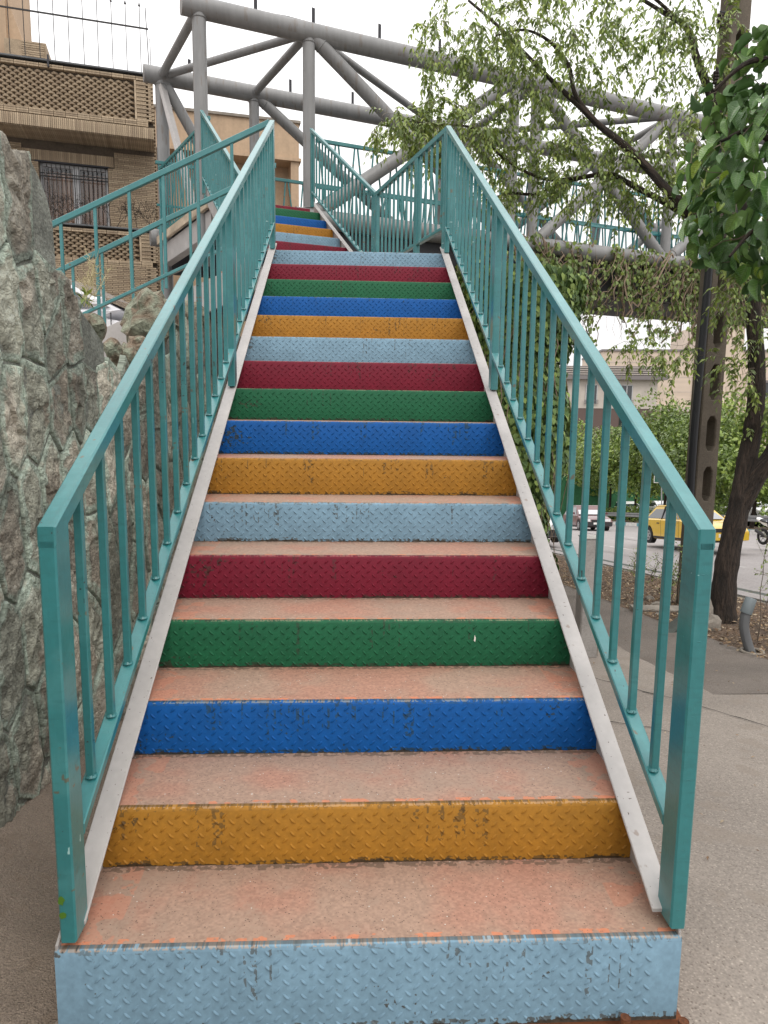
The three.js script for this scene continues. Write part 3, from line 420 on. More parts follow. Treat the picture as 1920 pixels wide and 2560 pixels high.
function instanced(name, geo, mat, list, parent, seed = 1, tones = BR) { // list of [x,y,z, yaw?, sx?]
  const m = new THREE.InstancedMesh(geo, mat, list.length), M = new THREE.Matrix4(), Q = new THREE.Quaternion(), c = new THREE.Color(); m.name = name;
  list.forEach(([x, y, z, a = 0, sx = 1], i) => { M.compose(V(x, y, z), Q.setFromAxisAngle(V(0, 1, 0), a), V(sx, 1, 1)); m.setMatrixAt(i, M); const t = tones[Math.floor(h2(i, seed, 3) * tones.length)], k = .94 + .12 * h2(i, seed, 9); m.setColorAt(i, c.setRGB(t[0] * k, t[1] * k, t[2] * k, THREE.SRGBColorSpace)); });
  parent.add(m); return stuff(m);
}
{
  const B = thing('brick_house', 'yellow brick apartment house with latticed balcony parapets on the left', 'house'); const by = 1.7; B.position.set(-3.79, by, -13.03); B.rotation.y = 14 * Math.PI / 180; const Y = (y) => y - by;
  mesh('wall', join(bx(-12, -2.12, Y(1.2), Y(7.4), -6, -.712), bx(-.905, -.02, Y(1.2), Y(7.4), -6, -.712), bx(-2.12, -.905, Y(1.2), Y(4.4), -6, -.712), bx(-2.12, -.905, Y(6.06), Y(7.4), -6, -.712), bx(-2.12, -.905, Y(4.4), Y(6.06), -6, -1.6)), mJoint, B);
  // courses of the main wall
  const brickG = bx(-.097, .097, -.014, .014, -.02, .012, .002), L = [];
  const row = (a, c, y, j) => { for (let t = a - (j % 2) * .1 - .05 * h2(j, 3, 3); t < c - .02; t += .203) { const p = Math.max(a, t + .004), q = Math.min(c, t + .199); if (q - p > .03) L.push([(p + q) / 2, Y(y), -.70, 0, (q - p) / .194]); } };
  for (let j = 0, y = 3.0; y < 6.36; y += .034, j++) { if (y < 4.35) row(-3.6, -.02, y, j); else { row(-3.6, y > 6.05 ? -2.42 : -2.14, y, j); row(y > 6.05 ? -.77 : -.89, -.02, y, j); } }
  instanced('brick_courses', brickG, mBrick, L, B, 1);
  const S = []; for (let j = 0, y = 3.0; y < 7.3; y += .034, j++) for (let z = -.80; z > -5.5; z -= .203) S.push([.0, Y(y), z - (j % 2) * .1, Math.PI / 2]);
  instanced('brick_courses', brickG, mBrick, S, B, 2);
  const soldier = bx(-.0145, .0145, -.097, .097, -.02, .012, .002), W = []; for (let t = -2.4; t < -.78; t += .034) W.push([t, Y(6.165), -.70]); instanced('window_head_bricks', soldier, mBrick, W, B, 3);
  // ---- upper balcony ----
  mesh('balcony_slab', bx(-9, -.02, Y(6.445), Y(6.66), -.75, -.03), mJoint, B);
  const so = [], un = []; for (let t = -4.2; t < -.01; t += .0345) { so.push([t, Y(6.54), -.005]); un.push([t, Y(6.437), -.36]); }
  instanced('soldier_course', soldier, mBrick, so, B, 4); instanced('soffit_bricks', bx(-.0145, .0145, -.006, .006, -.34, .34), mBrick, un, B, 5);
  const parapet = (y0, y1, l0, l1, t0, nm, own) => { // dogtooth lattice panel in a plain brick frame
    mesh('parapet_core', bx(-9, -.02, Y(y0), Y(y1), -.22, -.10), mJoint, B);
    const rows = []; for (const y of [y0 + .02, y0 + .055, l0 - .02, l1 + .022, l1 + .057]) for (let t = -4.2; t < -.1; t += .205) rows.push([Math.min(t + .1, -.11), Y(y), -.012]);
    instanced('frame_courses', bx(-.099, .099, -.0145, .0145, -.09, .012, .002), mBrick, rows, B, 6);
    const q = []; for (let j = 0, y = l0 + .01; y < l1; y += .0345, j++) { q.push([-.17 - (j % 2 ? .045 : 0), Y(y), -.012 - (j % 2) * .012, 0, j % 2 ? .85 : 1.3]); q.push([-.045, Y(y), -.03 + (j % 2) * .018, 0, .45]); }
    instanced('quoin_bricks', bx(-.099, .099, -.0145, .0145, -.09, .012, .002), mBrick, q, B, 7);
    mesh('panel_edge', bx(-.335, -.300, Y(l0), Y(l1), -.1, .002, .002), mBrickTones[2], B);
    const g = bx(-.042, .042, -.0185, .0185, -.042, .042, .002), pos = []; for (let j = 0, y = l0 + .022; y < l1 - .01; y += .0475, j++) for (let t = -.40 - (j % 2) * .068; t > t0; t -= .137) pos.push([t, Y(y), -.075, Math.PI / 4]);
    if (own) pos.forEach((p, i) => { const m = mesh('lattice_brick', g, mBrickTones[Math.floor(h2(i, 4, 4) * 5)], B); m.position.set(p[0], p[1], p[2]); m.rotation.y = p[3]; }); else instanced('lattice_bricks', g, mBrick, pos, B, 8);
    mesh('coping', bx(-9, .012, Y(y1), Y(y1 + .03), -.26, .03, .004), std({ map: speckle(421, [.34, .35, .36], .2), roughness: .6 }), B);
  };
  parapet(6.65, 7.56, 6.76, 7.45, -2.75, 'upper', true);
  parapet(4.10, 4.77, 4.20, 4.66, -3.0, 'lower', false);
  mesh('balcony_slab', bx(-9, -.02, Y(3.86), Y(4.095), -.75, -.02), mJoint, B);
  const lc = []; for (let j = 0, y = 3.2; y < 4.1; y += .034, j++) for (let t = -4.1 - (j % 2) * .1; t < -.1; t += .203) lc.push([Math.min(t + .1, -.115), Y(y), -.006]); instanced('brick_courses', brickG, mBrick, lc, B, 9);
  mesh('lower_wall', bx(-9, -.02, Y(1.2), Y(3.86), -.7, -.02), mJoint, B);
  // downpipe spout over the coping
  mesh('spout', join(bx(-1.80, -1.77, Y(7.46), Y(7.66), -.02, .05)), mDarkSteel, B);
  // window behind bars
  const wn = mesh('window', join(bx(-2.12, -.905, Y(6.0), Y(6.06), -.86, -.80), bx(-2.12, -.905, Y(4.4), Y(4.46), -.86, -.80), ...[-2.10, -1.515, -1.45, -.93].map((t) => bx(t - .028, t + .028, Y(4.46), Y(6.0), -.86, -.79))), mAlu, B);
  mesh('pane', bx(-2.08, -1.54, Y(4.46), Y(6.0), -.832, -.828), mGlass, wn); mesh('pane', bx(-1.42, -.955, Y(4.46), Y(6.0), -.832, -.828), mGlass, wn);
  const cu = new THREE.PlaneGeometry(1.16, 1.5, 80, 1); for (let i = 0; i < cu.attributes.position.count; i++) cu.attributes.position.setZ(i, .03 * Math.sin(cu.attributes.position.getX(i) * 52) + .012 * Math.sin(cu.attributes.position.getX(i) * 131)); cu.computeVertexNormals(); cu.translate(-1.515, Y(5.22), -1.0); mesh('curtain', cu, mCurtain, wn);
  mesh('lintel', bx(-2.2, -.88, Y(6.045), Y(6.072), -.76, -.68), mDarkSteel, B);
  for (let i = 0; i < 15; i++) mesh('window_bar', new THREE.CylinderGeometry(.007, .007, 1.62, 6).translate(-2.08 + i * .081, Y(5.22), -.735), mBlack, B);
  for (const y of [5.86, 5.80, 4.75]) mesh('window_bar', bx(-2.12, -.9, Y(y) - .008, Y(y) + .008, -.742, -.726), mBlack, B);
  // rooms on the roof
  mesh('penthouse', join(bx(-9, -2.75, Y(7.4), Y(11), -5, -1.8)), mStucco, B);
  mesh('roof_box', join(bx(-2.75, -2.0, Y(7.3), Y(8.50), -3.4, -1.5)), mBrickTones[1], B);
  for (let i = 0; i < 22; i++) mesh('board', bx(-2.44, -2.03, Y(7.62) + i * .04, Y(7.62) + i * .04 + .032, -1.51, -1.486, .002), mBrickTones[i % 5], B);
  mesh('roof_slope', planarUV(prism([[-3.3, Y(7.4)], [-2.42, Y(7.4)], [-2.42, Y(8.52)], [-2.72, Y(9.4)], [-3.3, Y(11)]], 1.4)).translate(0, 0, -2.6), mStucco, B);
}
{ // spiked fence on the parapet
  const f = thing('spiked_fence', 'thin black spiked metal fence on the roof edge of the brick house', 'fence'); f.position.set(-3.79, 7.59, -13.03); f.rotation.y = 14 * Math.PI / 180; const Y = (y) => y - 7.59;
  mesh('rail', bx(-6, -.05, Y(8.40), Y(8.425), -.125, -.105), mBlack, f);
  for (let i = 0; i < 18; i++) { const t = -.20 - i * .247, g = new THREE.CylinderGeometry(.0075, .0075, 1.19, 6).translate(t, Y(8.19), -.115); mesh('bar', g, mBlack, f); mesh('spike', new THREE.ConeGeometry(.024, .075, 4).translate(t, Y(8.82), -.115), mBlack, f); }
  mesh('end_post', join(new THREE.CylinderGeometry(.009, .009, 1.18, 6).rotateZ(.035).translate(-.075, Y(8.18), -.115), new THREE.CylinderGeometry(.006, .006, .8, 5).rotateX(.5).translate(-.03, Y(7.9), -.3)), mBlack, f);
}
{ // plain building behind the upper flight
  const b = thing('beige_building', 'plain beige rendered building behind the truss and the upper flight', 'building'); b.position.set(-1.36, 1.6, -17.2); b.rotation.y = 12 * Math.PI / 180;
  mesh('upper_wall', bx(-9, 0, 5.9, 6.74, -6, 0), mStucco, b); mesh('side_pillar', bx(-.20, -.005, -2, 5.9, -6, -.01), mStucco, b); mesh('recessed_wall', bx(-9, -.2, -2, 5.9, -6, -.55), mStucco, b); mesh('ledge', bx(-9, .05, 5.86, 5.93, -6, .05), mStucco, b);
  mesh('coping', bx(-9, .04, 6.74, 6.80, -6, .05), mKerb, b);
}
{ // railing and edge of the deck end
  const P = V(-1.95, 5.25, -8.66), Q = V(-3.12, 5.20, -10.66); railing('bridge_railing', 'short teal balustrade closing the left end of the bridge deck', 'balustrades on the bridge deck', P, Q, { drop: .98, w: .04, posts: [[.03, 1.05, .04], [2.28, 1.05, .04]], gap: .135, m0: .1 });
  const e = thing('deck_edge', 'pale stained plank edge under the end of the bridge deck', 'beam'); mesh('plank', beam(V(-1.98, 4.20, -8.62), V(-3.16, 4.13, -10.60), .05, .12, .004), std({ map: speckle(431, [.66, .60, .52], .3), roughness: .9 }), e);
  mesh('bracket', beam(V(-1.9, 4.08, -8.72), V(-3.05, 4.0, -10.66), .14, .30, .004), mGreyPaint, e); settle(e, V(-2.5, 4.1, -9.6));
  const x = thing('deck_extension', 'short deck plate joining the upper flight to the bridge', 'deck'); const t25 = V(.16, 0, -6.86).addScaledVector(asc, 8 * .283 + .2), l = t25.clone().addScaledVector(lat, -1.42); const n1 = bp(-2.3, 0, .12), n2 = bp(-3.7, 0, .12);
  mesh('plate', polyFlat([[t25.x - .005, t25.z - .02], [n1.x, n1.z], [n2.x, n2.z], [l.x, l.z - .02]], YD - .07, YD - .004), mTreads[0], x); settle(x, V(-1.3, YD, -9.1));
}
// bare climbing stems on the lower balcony
{ const r = rng(61), mTw = std({ color: lin(.035, .027, .022), roughness: 1 }), ca = Math.cos(14 * Math.PI / 180), sa = Math.sin(14 * Math.PI / 180), W = (t, y, z) => V(-3.79 + t * ca + z * sa, y, -13.03 - t * sa + z * ca);
  for (const [k, t0] of [-2.0, -1.62, -1.25, -.85, -.48, -.16].entries()) { const gs = []; const grow = (t, y, z, a, L, d) => { const pts = [W(t, y, z)]; let tt = t, yy = y; for (let i = 0; i < 4; i++) { a += (r() - .5) * .5; tt += Math.sin(a) * L / 4; yy += Math.cos(a) * L / 4; pts.push(W(tt, yy, z + (r() - .5) * .03)); } gs.push(tube(pts, pts.map((_, i) => Math.max(.0022, (.007 - d * .0016) * (1 - i * .12))), 4)); if (d < 3) for (let q = 0; q < 3; q++) grow(tt * .4 + t * .6 + (tt - t) * r() * .6, mix(y, yy, .4 + .6 * r()), z, a + (q - 1) * .6 + (r() - .5) * .5, L * (.55 + .25 * r()), d + 1); };
    grow(t0, 4.78, -.12, (r() - .5) * .4, .34, 0); grow(t0 + .1, 4.78, -.14, (r() - .5) * .5, .3, 0); const g = join(gs), c = W(t0, 4.78, -.12); one('bare_shrub', g.translate(-c.x, -c.y, -c.z), mTw, ['leafless shrub on the lower balcony at the left of the barred window', 'leafless shrub before the left window leaf', 'leafless shrub before the right window leaf', 'leafless shrub at the right jamb of the barred window', 'leafless shrub before the plain brick wall right of the window', 'leafless shrub beside the corner of the brick house'][k], 'shrub', 'bare shrubs on the brick balcony').position.copy(c); } }
// ---------- trees ----------
const tBark = tex(256, 512, (u, v) => { const w = fb(u, v, 16, 5, 4, 501), g = fb(u, v, 50, 25, 3, 503), k = .55 + .75 * (w - .35) + .5 * (g - .5); return [.25 * k + .02, .205 * k + .018, .175 * k + .015]; });
const tBarkB = tex(256, 512, (u, v) => .7 * (1 - Math.abs(2 * fb(u, v, 14, 5, 4, 501) - 1)) + .3 * fb(u, v, 50, 25, 3, 503), false);
const mBark = std({ map: rep(tBark, 2, 1.2), roughness: 1, bumpMap: rep(tBarkB, 2, 1.2), bumpScale: .035 });
const mTwig = std({ color: lin(.17, .135, .105), roughness: 1 }), mTwigPale = std({ color: lin(.24, .18, .13), roughness: 1 });
const mLeaf = phy({ color: lin(1, 1, 1), roughness: .55, transmission: .42, thickness: 0 });
const mLeafDull = phy({ color: lin(1, 1, 1), roughness: .7, transmission: .18, thickness: 0 });
function leafGeo(l, w, fold = .25, n = 4) { // pointed leaf along +y from the stalk, folded on its midrib
  const P = [], I = []; for (let i = 0; i <= n; i++) { const t = i / n, hw = w * Math.sin(Math.PI * Math.pow(t, .8)) * (1 - .15 * t), y = l * t, z = -.25 * l * t * t; P.push(-hw, y, z + fold * hw, 0, y, z, hw, y, z + fold * hw); if (i) { const a = (i - 1) * 3, b = i * 3; I.push(a, a + 1, b, b, a + 1, b + 1, a + 1, a + 2, b + 1, b + 1, a + 2, b + 2); } }
  const g = new THREE.BufferGeometry(); g.setAttribute('position', new THREE.Float32BufferAttribute(P, 3)); g.setIndex(I); g.computeVertexNormals(); return g;
}
function leaves(name, geo, mat, list, tones, parent, seed) { // list of {p, d (tip direction), n (face), s}
  const m = new THREE.InstancedMesh(geo, mat, list.length), M = new THREE.Matrix4(), c = new THREE.Color(); m.name = name;
  list.forEach((q, i) => { const y = q.d.clone().normalize(), x = y.clone().cross(q.n).normalize(), z = x.clone().cross(y); M.makeBasis(x.multiplyScalar(q.s), y.multiplyScalar(q.s), z.multiplyScalar(q.s)).setPosition(q.p); m.setMatrixAt(i, M); const t = tones[Math.floor(h2(i, seed, 1) * tones.length)], k = .75 + .5 * h2(i, seed, 2); m.setColorAt(i, c.setRGB(t[0] * k, t[1] * k, t[2] * k)); });
  if (parent) parent.add(m); return stuff(m);
}
const dirOf = (r) => { const a = r() * 6.283, z = r() * 2 - 1, q = Math.sqrt(1 - z * z); return V(q * Math.cos(a), z, q * Math.sin(a)); };
const VP = (a) => a.map((p) => V(...p));
function smooth(pts, n = 5) { const c = new THREE.CatmullRomCurve3(pts); return c.getPoints((pts.length - 1) * n); }
function grow(limbs, targets, r, o = {}) { // shoots from the nearest wood to each target
  const nodes = []; for (const l of limbs) l.pts.forEach((p, i) => nodes.push({ p, r: l.rad[i] })); const tw = [], tips = [];
  const order = targets.map((t) => ({ t, d: Math.min(...nodes.map((n) => n.p.distanceToSquared(t))) })).sort((a, b) => a.d - b.d);
  for (const { t } of order) {
    let best = null, bd = 1e9; for (const n of nodes) { const d = n.p.distanceToSquared(t) + (n.p.y > t.y + .5 ? .1 : 0); if (d < bd) { bd = d; best = n; } }
    const L = Math.sqrt(best.p.distanceToSquared(t)); if (L < .05) continue; const n = Math.max(3, Math.ceil(L / .16)), r0 = Math.min(best.r * .75, .004 + L * .010), pts = [best.p.clone()], side = dirOf(r).multiplyScalar(L * .16);
    for (let i = 1; i <= n; i++) { const q = i / n, p = best.p.clone().lerp(t, q).addScaledVector(side, Math.sin(q * Math.PI)); p.y += (o.arch ?? .12) * L * Math.sin(q * Math.PI) - (o.droop ?? .1) * L * q * q; p.addScaledVector(dirOf(r), .018); pts.push(p); }
    const rad = pts.map((_, i) => Math.max(o.tip ?? .0022, r0 * (1 - i / n * .8))); tw.push(tube(pts, rad, r0 > .012 ? 5 : 3, false)); pts.forEach((p, i) => { if (i) nodes.push({ p, r: rad[i] }); });
    for (let i = 1; i <= n; i++) tips.push({ p: pts[i], d: pts[i].clone().sub(pts[i - 1]).normalize(), q: i / n });
  }
  return { tw, tips };
}
function pinnate(tips, r, per, out, o = {}) { // hanging feathered leaves: pairs of narrow leaflets on a thin rib
  const ribs = []; for (const t of tips) { if (t.q < (o.from ?? .35)) continue; for (let k = 0; k < per; k++) { if (r() < .24) continue;
    const d = dirOf(r).multiplyScalar(.9).add(V(0, -.25 - .5 * r(), 0)).addScaledVector(t.d, .4).normalize(), L = .12 + .12 * r(), n = 3 + Math.floor(r() * 3), pts = []; for (let i = 0; i <= n + 1; i++) { const q = i / (n + 1); pts.push(t.p.clone().addScaledVector(d, L * q).add(V(0, -.55 * L * q * q, 0))); }
    ribs.push(tube([pts[0], pts[Math.ceil(n / 2)], pts[n + 1]], .0014, 3, false)); const sd = d.clone().cross(V(0, 1, 0)).normalize(); if (sd.lengthSq() < .1) sd.set(1, 0, 0);
    for (let i = 1; i <= n + 1; i++) for (const s of i === n + 1 ? [0] : [-1, 1]) { const dd = d.clone().multiplyScalar(.55).addScaledVector(sd, s * .8).add(V(0, -.35 - .4 * r(), 0)).addScaledVector(dirOf(r), .25).normalize(), nn = V(0, 1, 0).addScaledVector(dirOf(r), .7); out.push({ p: pts[i], d: dd, n: nn, s: (.75 + .5 * r()) * (o.s ?? 1) }); } } }
  return ribs;
}
const GREENS = [[.17, .245, .045], [.23, .32, .06], [.12, .18, .035], [.30, .39, .075], [.15, .215, .045], [.35, .43, .09]];
const DARKG = [[.085, .155, .035], [.12, .20, .045], [.065, .125, .028], [.165, .25, .055], [.24, .33, .07]];
const rad = (n, a, b, p = 1) => Array.from({ length: n }, (_, i) => mix(a, b, Math.pow(i / (n - 1), p)));
{
  const T = thing('street_tree', 'tall leaning dark barked street tree with feathery leaves over the bridge', 'tree'), r = rng(101);
  const L = (pts, a, b) => { const s = smooth(VP(pts)); return { pts: s, rad: rad(s.length, a, b) }; };
  const trunk = L([[3.92, -1.0, -5.72], [3.95, -.82, -5.75], [4.00, -.36, -5.86], [4.10, .06, -5.97], [4.22, .49, -6.07], [4.32, .92, -6.18], [4.40, 1.36, -6.24], [4.45, 1.89, -6.36], [4.45, 2.47, -6.50], [4.42, 2.91, -6.56], [4.37, 3.54, -6.65], [4.34, 4.19, -6.85], [4.16, 4.77, -7.04], [3.94, 5.49, -7.25], [3.86, 5.92, -7.42], [3.62, 6.07, -7.45], [3.40, 6.29, -7.60]], .165, .022);
  trunk.rad = trunk.rad.map((x, i) => x * .86 * (i < 8 ? 1.25 - .25 * i / 8 : 1) * (.94 + .12 * h2(i, 3, 1)));
  const fork = L([[4.20, .40, -6.06], [4.36, .74, -6.05], [4.50, 1.03, -5.99], [4.65, 1.58, -5.96], [4.75, 2.41, -5.97], [4.9, 3.6, -6.0]], .115, .05);
  const l1 = L([[4.42, 2.91, -6.56], [4.15, 3.31, -6.63], [3.87, 3.55, -6.68], [3.46, 3.91, -6.75], [3.24, 4.23, -6.91], [2.97, 4.47, -6.95], [2.76, 4.70, -7.10], [2.57, 4.88, -7.13], [2.33, 5.17, -7.29], [1.99, 5.57, -7.46], [1.64, 5.99, -7.64], [1.33, 6.32, -7.80]], .062, .014);
  const l1b = L([[2.76, 4.70, -7.10], [2.50, 5.02, -7.15], [2.41, 5.38, -7.21], [2.18, 5.65, -7.26], [1.88, 5.71, -7.18], [1.54, 5.59, -7.08]], .03, .009);
  const l2 = L([[4.06, 3.40, -6.65], [3.79, 3.73, -7.01], [3.58, 3.95, -7.25], [3.31, 4.19, -7.50], [3.13, 4.33, -7.63], [2.79, 4.32, -7.75], [2.59, 4.28, -7.85], [2.25, 4.14, -7.85], [1.96, 4.15, -7.87], [1.59, 4.00, -7.66]], .045, .012);
  const l2b = L([[2.79, 4.32, -7.75], [2.28, 4.23, -7.54], [1.73, 4.36, -7.29], [1.30, 4.60, -7.05], [.87, 4.55, -6.86], [.46, 4.56, -6.78]], .022, .006);
  const l3 = L([[3.86, 5.92, -7.42], [3.3, 6.3, -7.4], [2.7, 6.5, -7.4], [2.1, 6.6, -7.3], [1.5, 6.5, -7.3]], .02, .008);
  const limbs = [trunk, fork, l1, l1b, l2, l2b, l3];
  limbs.forEach((l, i) => mesh(i ? 'limb' : 'trunk', tube(l.pts, l.rad, i ? 10 : 18), mBark, T));
  const tg = [], blob = (n, c, e) => { for (let i = 0; i < n; i++) { const d = dirOf(r), k = Math.cbrt(r()); tg.push(V(c[0] + d.x * e[0] * k, c[1] + d.y * e[1] * k, c[2] + d.z * e[2] * k)); } };
  blob(147, [1.35, 5.55, -7.3], [.85, .85, .7]); blob(108, [2.2, 5.6, -7.3], [.9, .8, .8]); blob(93, [3.1, 5.7, -7.4], [.8, .8, .8]); blob(62, [3.9, 5.6, -7.2], [.5, .9, .6]);
  blob(93, [.95, 4.55, -6.95], [.65, .35, .4]); blob(19, [.35, 4.45, -6.7], [.25, .22, .25]); blob(116, [1.9, 4.35, -7.5], [.8, .55, .6]); blob(132, [2.9, 4.25, -7.4], [.9, .6, .7]); blob(85, [3.7, 4.3, -6.8], [.5, .7, .5]);
  blob(26, [3.35, 2.15, -6.7], [.5, .38, .4]); blob(42, [4.2, 3.0, -6.3], [.45, .7, .4]); blob(32, [4.3, 1.9, -6.2], [.4, .6, .35]); blob(46, [2.6, 6.6, -7.3], [1.3, .35, .6]);
  const { tw, tips } = grow(limbs, tg, r, { arch: .14, droop: .16 }); const lv = [], ribs = pinnate(tips, r, 1, lv, { from: .25, s: 1.0 });
  stuff(mesh('twigs', join(tw.concat(ribs)), mTwig, T)); leaves('leaflets', leafGeo(.066, .0145, .3, 3), mLeaf, lv, GREENS, T, 7);
  console.log('tree leaflets', lv.length, 'twigs', tw.length);
  settle(T, V(3.95, gy(-5.75), -5.75));
}
{ // mulberry hanging in from the right with big heart shaped leaves
  const T = thing('mulberry_tree', 'mulberry with large glossy heart shaped leaves hanging in at the upper right', 'tree'), r = rng(202);
  const L = (pts, a, b) => { const s = smooth(VP(pts)); return { pts: s, rad: rad(s.length, a, b) }; };
  const trunk = L([[3.95, gy(-3.9) - .1, -3.95], [3.9, .6, -3.95], [3.8, 1.8, -3.9], [3.55, 2.9, -3.85], [3.25, 3.6, -3.8]], .11, .05), a = L([[3.55, 2.9, -3.85], [3.1, 3.2, -3.75], [2.75, 3.4, -3.7], [2.5, 3.3, -3.65]], .035, .01), b = L([[3.25, 3.6, -3.8], [2.95, 3.85, -3.75], [2.7, 3.85, -3.7], [2.45, 3.65, -3.7]], .035, .01), c = L([[3.6, 2.6, -3.85], [3.1, 2.75, -3.65], [2.75, 2.7, -3.55], [2.55, 2.5, -3.5]], .03, .009);
  [trunk, a, b, c].forEach((l, i) => mesh(i ? 'limb' : 'trunk', tube(l.pts, l.rad, 9), mBark, T));
  // heart leaf: base at origin, tip along +y
  const heart = (cup, curl) => { const n = 9, P = [], U = [], I = []; for (let i = 0; i <= n; i++) { const t = i / n, y = -.10 + 1.1 * t, hw = .43 * Math.pow(Math.sin(Math.PI * Math.min(1, .10 + t * .90)), .72) * (1 - .28 * t) * (t > .995 ? .0 : 1) + (t < .01 ? .05 : 0); for (let j = -2; j <= 2; j++) { const s = j / 2, yy = y - (t < .25 ? Math.abs(s) * .0 + (1 - Math.abs(s)) * -.10 * (1 - t / .25) : 0); P.push(hw * s, yy, cup * hw * s * s * 2 - curl * t * t + .02 * Math.sin(t * 14) * Math.abs(s)); U.push(.5 + s * hw, t); } if (i) for (let j = 0; j < 4; j++) { const q = (i - 1) * 5 + j, w = i * 5 + j; I.push(q, q + 1, w, w, q + 1, w + 1); } } const g = new THREE.BufferGeometry(); g.setAttribute('position', new THREE.Float32BufferAttribute(P, 3)); g.setAttribute('uv', new THREE.Float32BufferAttribute(U, 2)); g.setIndex(I); g.computeVertexNormals(); return g; };
  const vein = (u, v) => { const x = Math.abs(u - .5), m = x < .012 ? 1 : 0; let s = 0; for (let k = 0; k < 6; k++) { const y0 = .08 + k * .13, d = Math.abs(v - (y0 + x * .9)); if (x < .45 && d < .011) s = 1; } return Math.max(m, s); };
  const tV = tex(128, 256, (u, v) => { const k = .9 + .25 * (fb(u, v, 8, 8, 3, 521) - .5), q = vein(u, v); return [mix(.85, 1, q) * k, mix(.85, .97, q) * k, mix(.85, .9, q) * k]; }), tVB = tex(128, 256, (u, v) => 1 - .8 * vein(u, v) - .3 * fb(u, v, 30, 30, 2, 5), false);
  const tones = [[.075, .165, .04], [.10, .20, .045], [.06, .135, .035], [.13, .24, .05], [.30, .42, .05], [.22, .34, .05]], mats = tones.map((t, i) => phy({ map: tV, color: lin(...t.map((x) => x * 2.1)), roughness: .3, bumpMap: tVB, bumpScale: .003, transmission: i > 3 ? .45 : .22, thickness: 0, clearcoat: .25, clearcoatRoughness: .3 }));
  const geos = [heart(.35, .15), heart(.6, .25), heart(.2, .35), heart(.45, .05)], list = [], tg = [];
  for (let i = 0; i < 1300; i++) { const d = dirOf(r), k = .4 + .6 * Math.sqrt(r()); const p = V(3.28 + d.x * .92 * k, 3.30 + d.y * .98 * k, -3.85 + d.z * .85 * k); if (f3(p.x * 3.2, p.y * 3.2, p.z * 3.2, 2, 61) < .40) continue; const sh = sm(2.0, 3.2, p.y); if (p.x < 2.38 + .35 * Math.pow(Math.abs(p.y - 3.2) / 1.0, 2) + .16 * Math.sin(p.y * 9)) continue; if (i % 6 === 0) tg.push(p); list.push({ p, o: d }); }
  const { tw } = grow([a, b, c, trunk], tg, r, { arch: .1, droop: .05, tip: .003 }); stuff(mesh('twigs', join(tw), mTwig, T));
  const cam = V(-.06, 1.4, 1.5); list.sort((x, y) => x.p.distanceTo(cam) + (x.p.x > 3.5 ? 2 : 0) - y.p.distanceTo(cam) - (y.p.x > 3.5 ? 2 : 0)); const rest = [];
  list.forEach((q, i) => { const tip = V(0, -.8, 0).addScaledVector(q.o, .6).addScaledVector(dirOf(r), .75).normalize(), n = q.o.clone().add(V(0, .8, 0)).addScaledVector(dirOf(r), 1.0).normalize(), s = (.095 + .06 * r()); const tone = r() < .13 + .22 * sm(3.5, 4.2, q.p.y) ? 4 + Math.floor(r() * 2) : Math.floor(r() * 4);
    if (i < 300) { const y = tip, x = y.clone().cross(n).normalize(), z = x.clone().cross(y); const m = mesh('leaf', geos[i % 4], mats[tone], T); m.quaternion.setFromRotationMatrix(new THREE.Matrix4().makeBasis(x, y, z)); m.position.copy(q.p); m.scale.setScalar(s * (tone > 3 ? .8 : 1)); } else rest.push({ p: q.p, d: tip, n, s }); });
  leaves('inner_leaves', geos[1], mLeafDull, rest, tones.slice(0, 4), T, 9); settle(T, V(3.95, gy(-3.95), -3.95));
}
const ivyLeaf = leafGeo(.085, .034, .2, 3);
{ // ivy thick on the bridge pier
  const T = thing('ivy_column', 'dense dark ivy covering the bridge pier behind the right balustrade', 'ivy'), r = rng(303), lv = [], st = [];
  for (let i = 0; i < 44000; i++) { const y = -2.6 + 6.3 * Math.pow(r(), .9), a = r() * 6.283, bulgeR = .78 + .30 * (f3(Math.cos(a) * 1.3, y * .8, Math.sin(a) * 1.3, 3, 4) - .5) * 2 + .22 * sm(1.4, 3.2, y) + .12 * Math.sin(y * 2.1), R = bulgeR * (.5 + .56 * Math.sqrt(r())), p = V(2.72 + Math.cos(a) * R * 1.05, y, -10.8 + Math.sin(a) * R), o = V(Math.cos(a), .1, Math.sin(a)); if (f3(p.x * 2.6, p.y * 2.6, p.z * 2.6, 2, 9) < .30) continue; lv.push({ p, d: V(0, -1, 0).addScaledVector(dirOf(r), .6).addScaledVector(o, .3), n: o.clone().add(V(0, .5, 0)).addScaledVector(dirOf(r), .5), s: 1.0 + .7 * r() }); }
  for (let i = 0; i < 60; i++) { const a = r() * 6.283; let p = V(2.72 + Math.cos(a) * .7, 3.6, -10.8 + Math.sin(a) * .7); const pts = [p.clone()]; for (let k = 0; k < 12; k++) { p = p.clone().add(V((r() - .5) * .22, -.28 - .2 * r(), (r() - .5) * .22)); pts.push(p); } st.push(tube(pts, rad(pts.length, .014, .004), 4, false)); }
  stuff(mesh('stems', join(st), mTwigPale, T)); leaves('ivy_leaves', ivyLeaf, mLeafDull, lv, DARKG, T, 3); settle(T, V(2.72, gy(-10.8), -10.8));
}
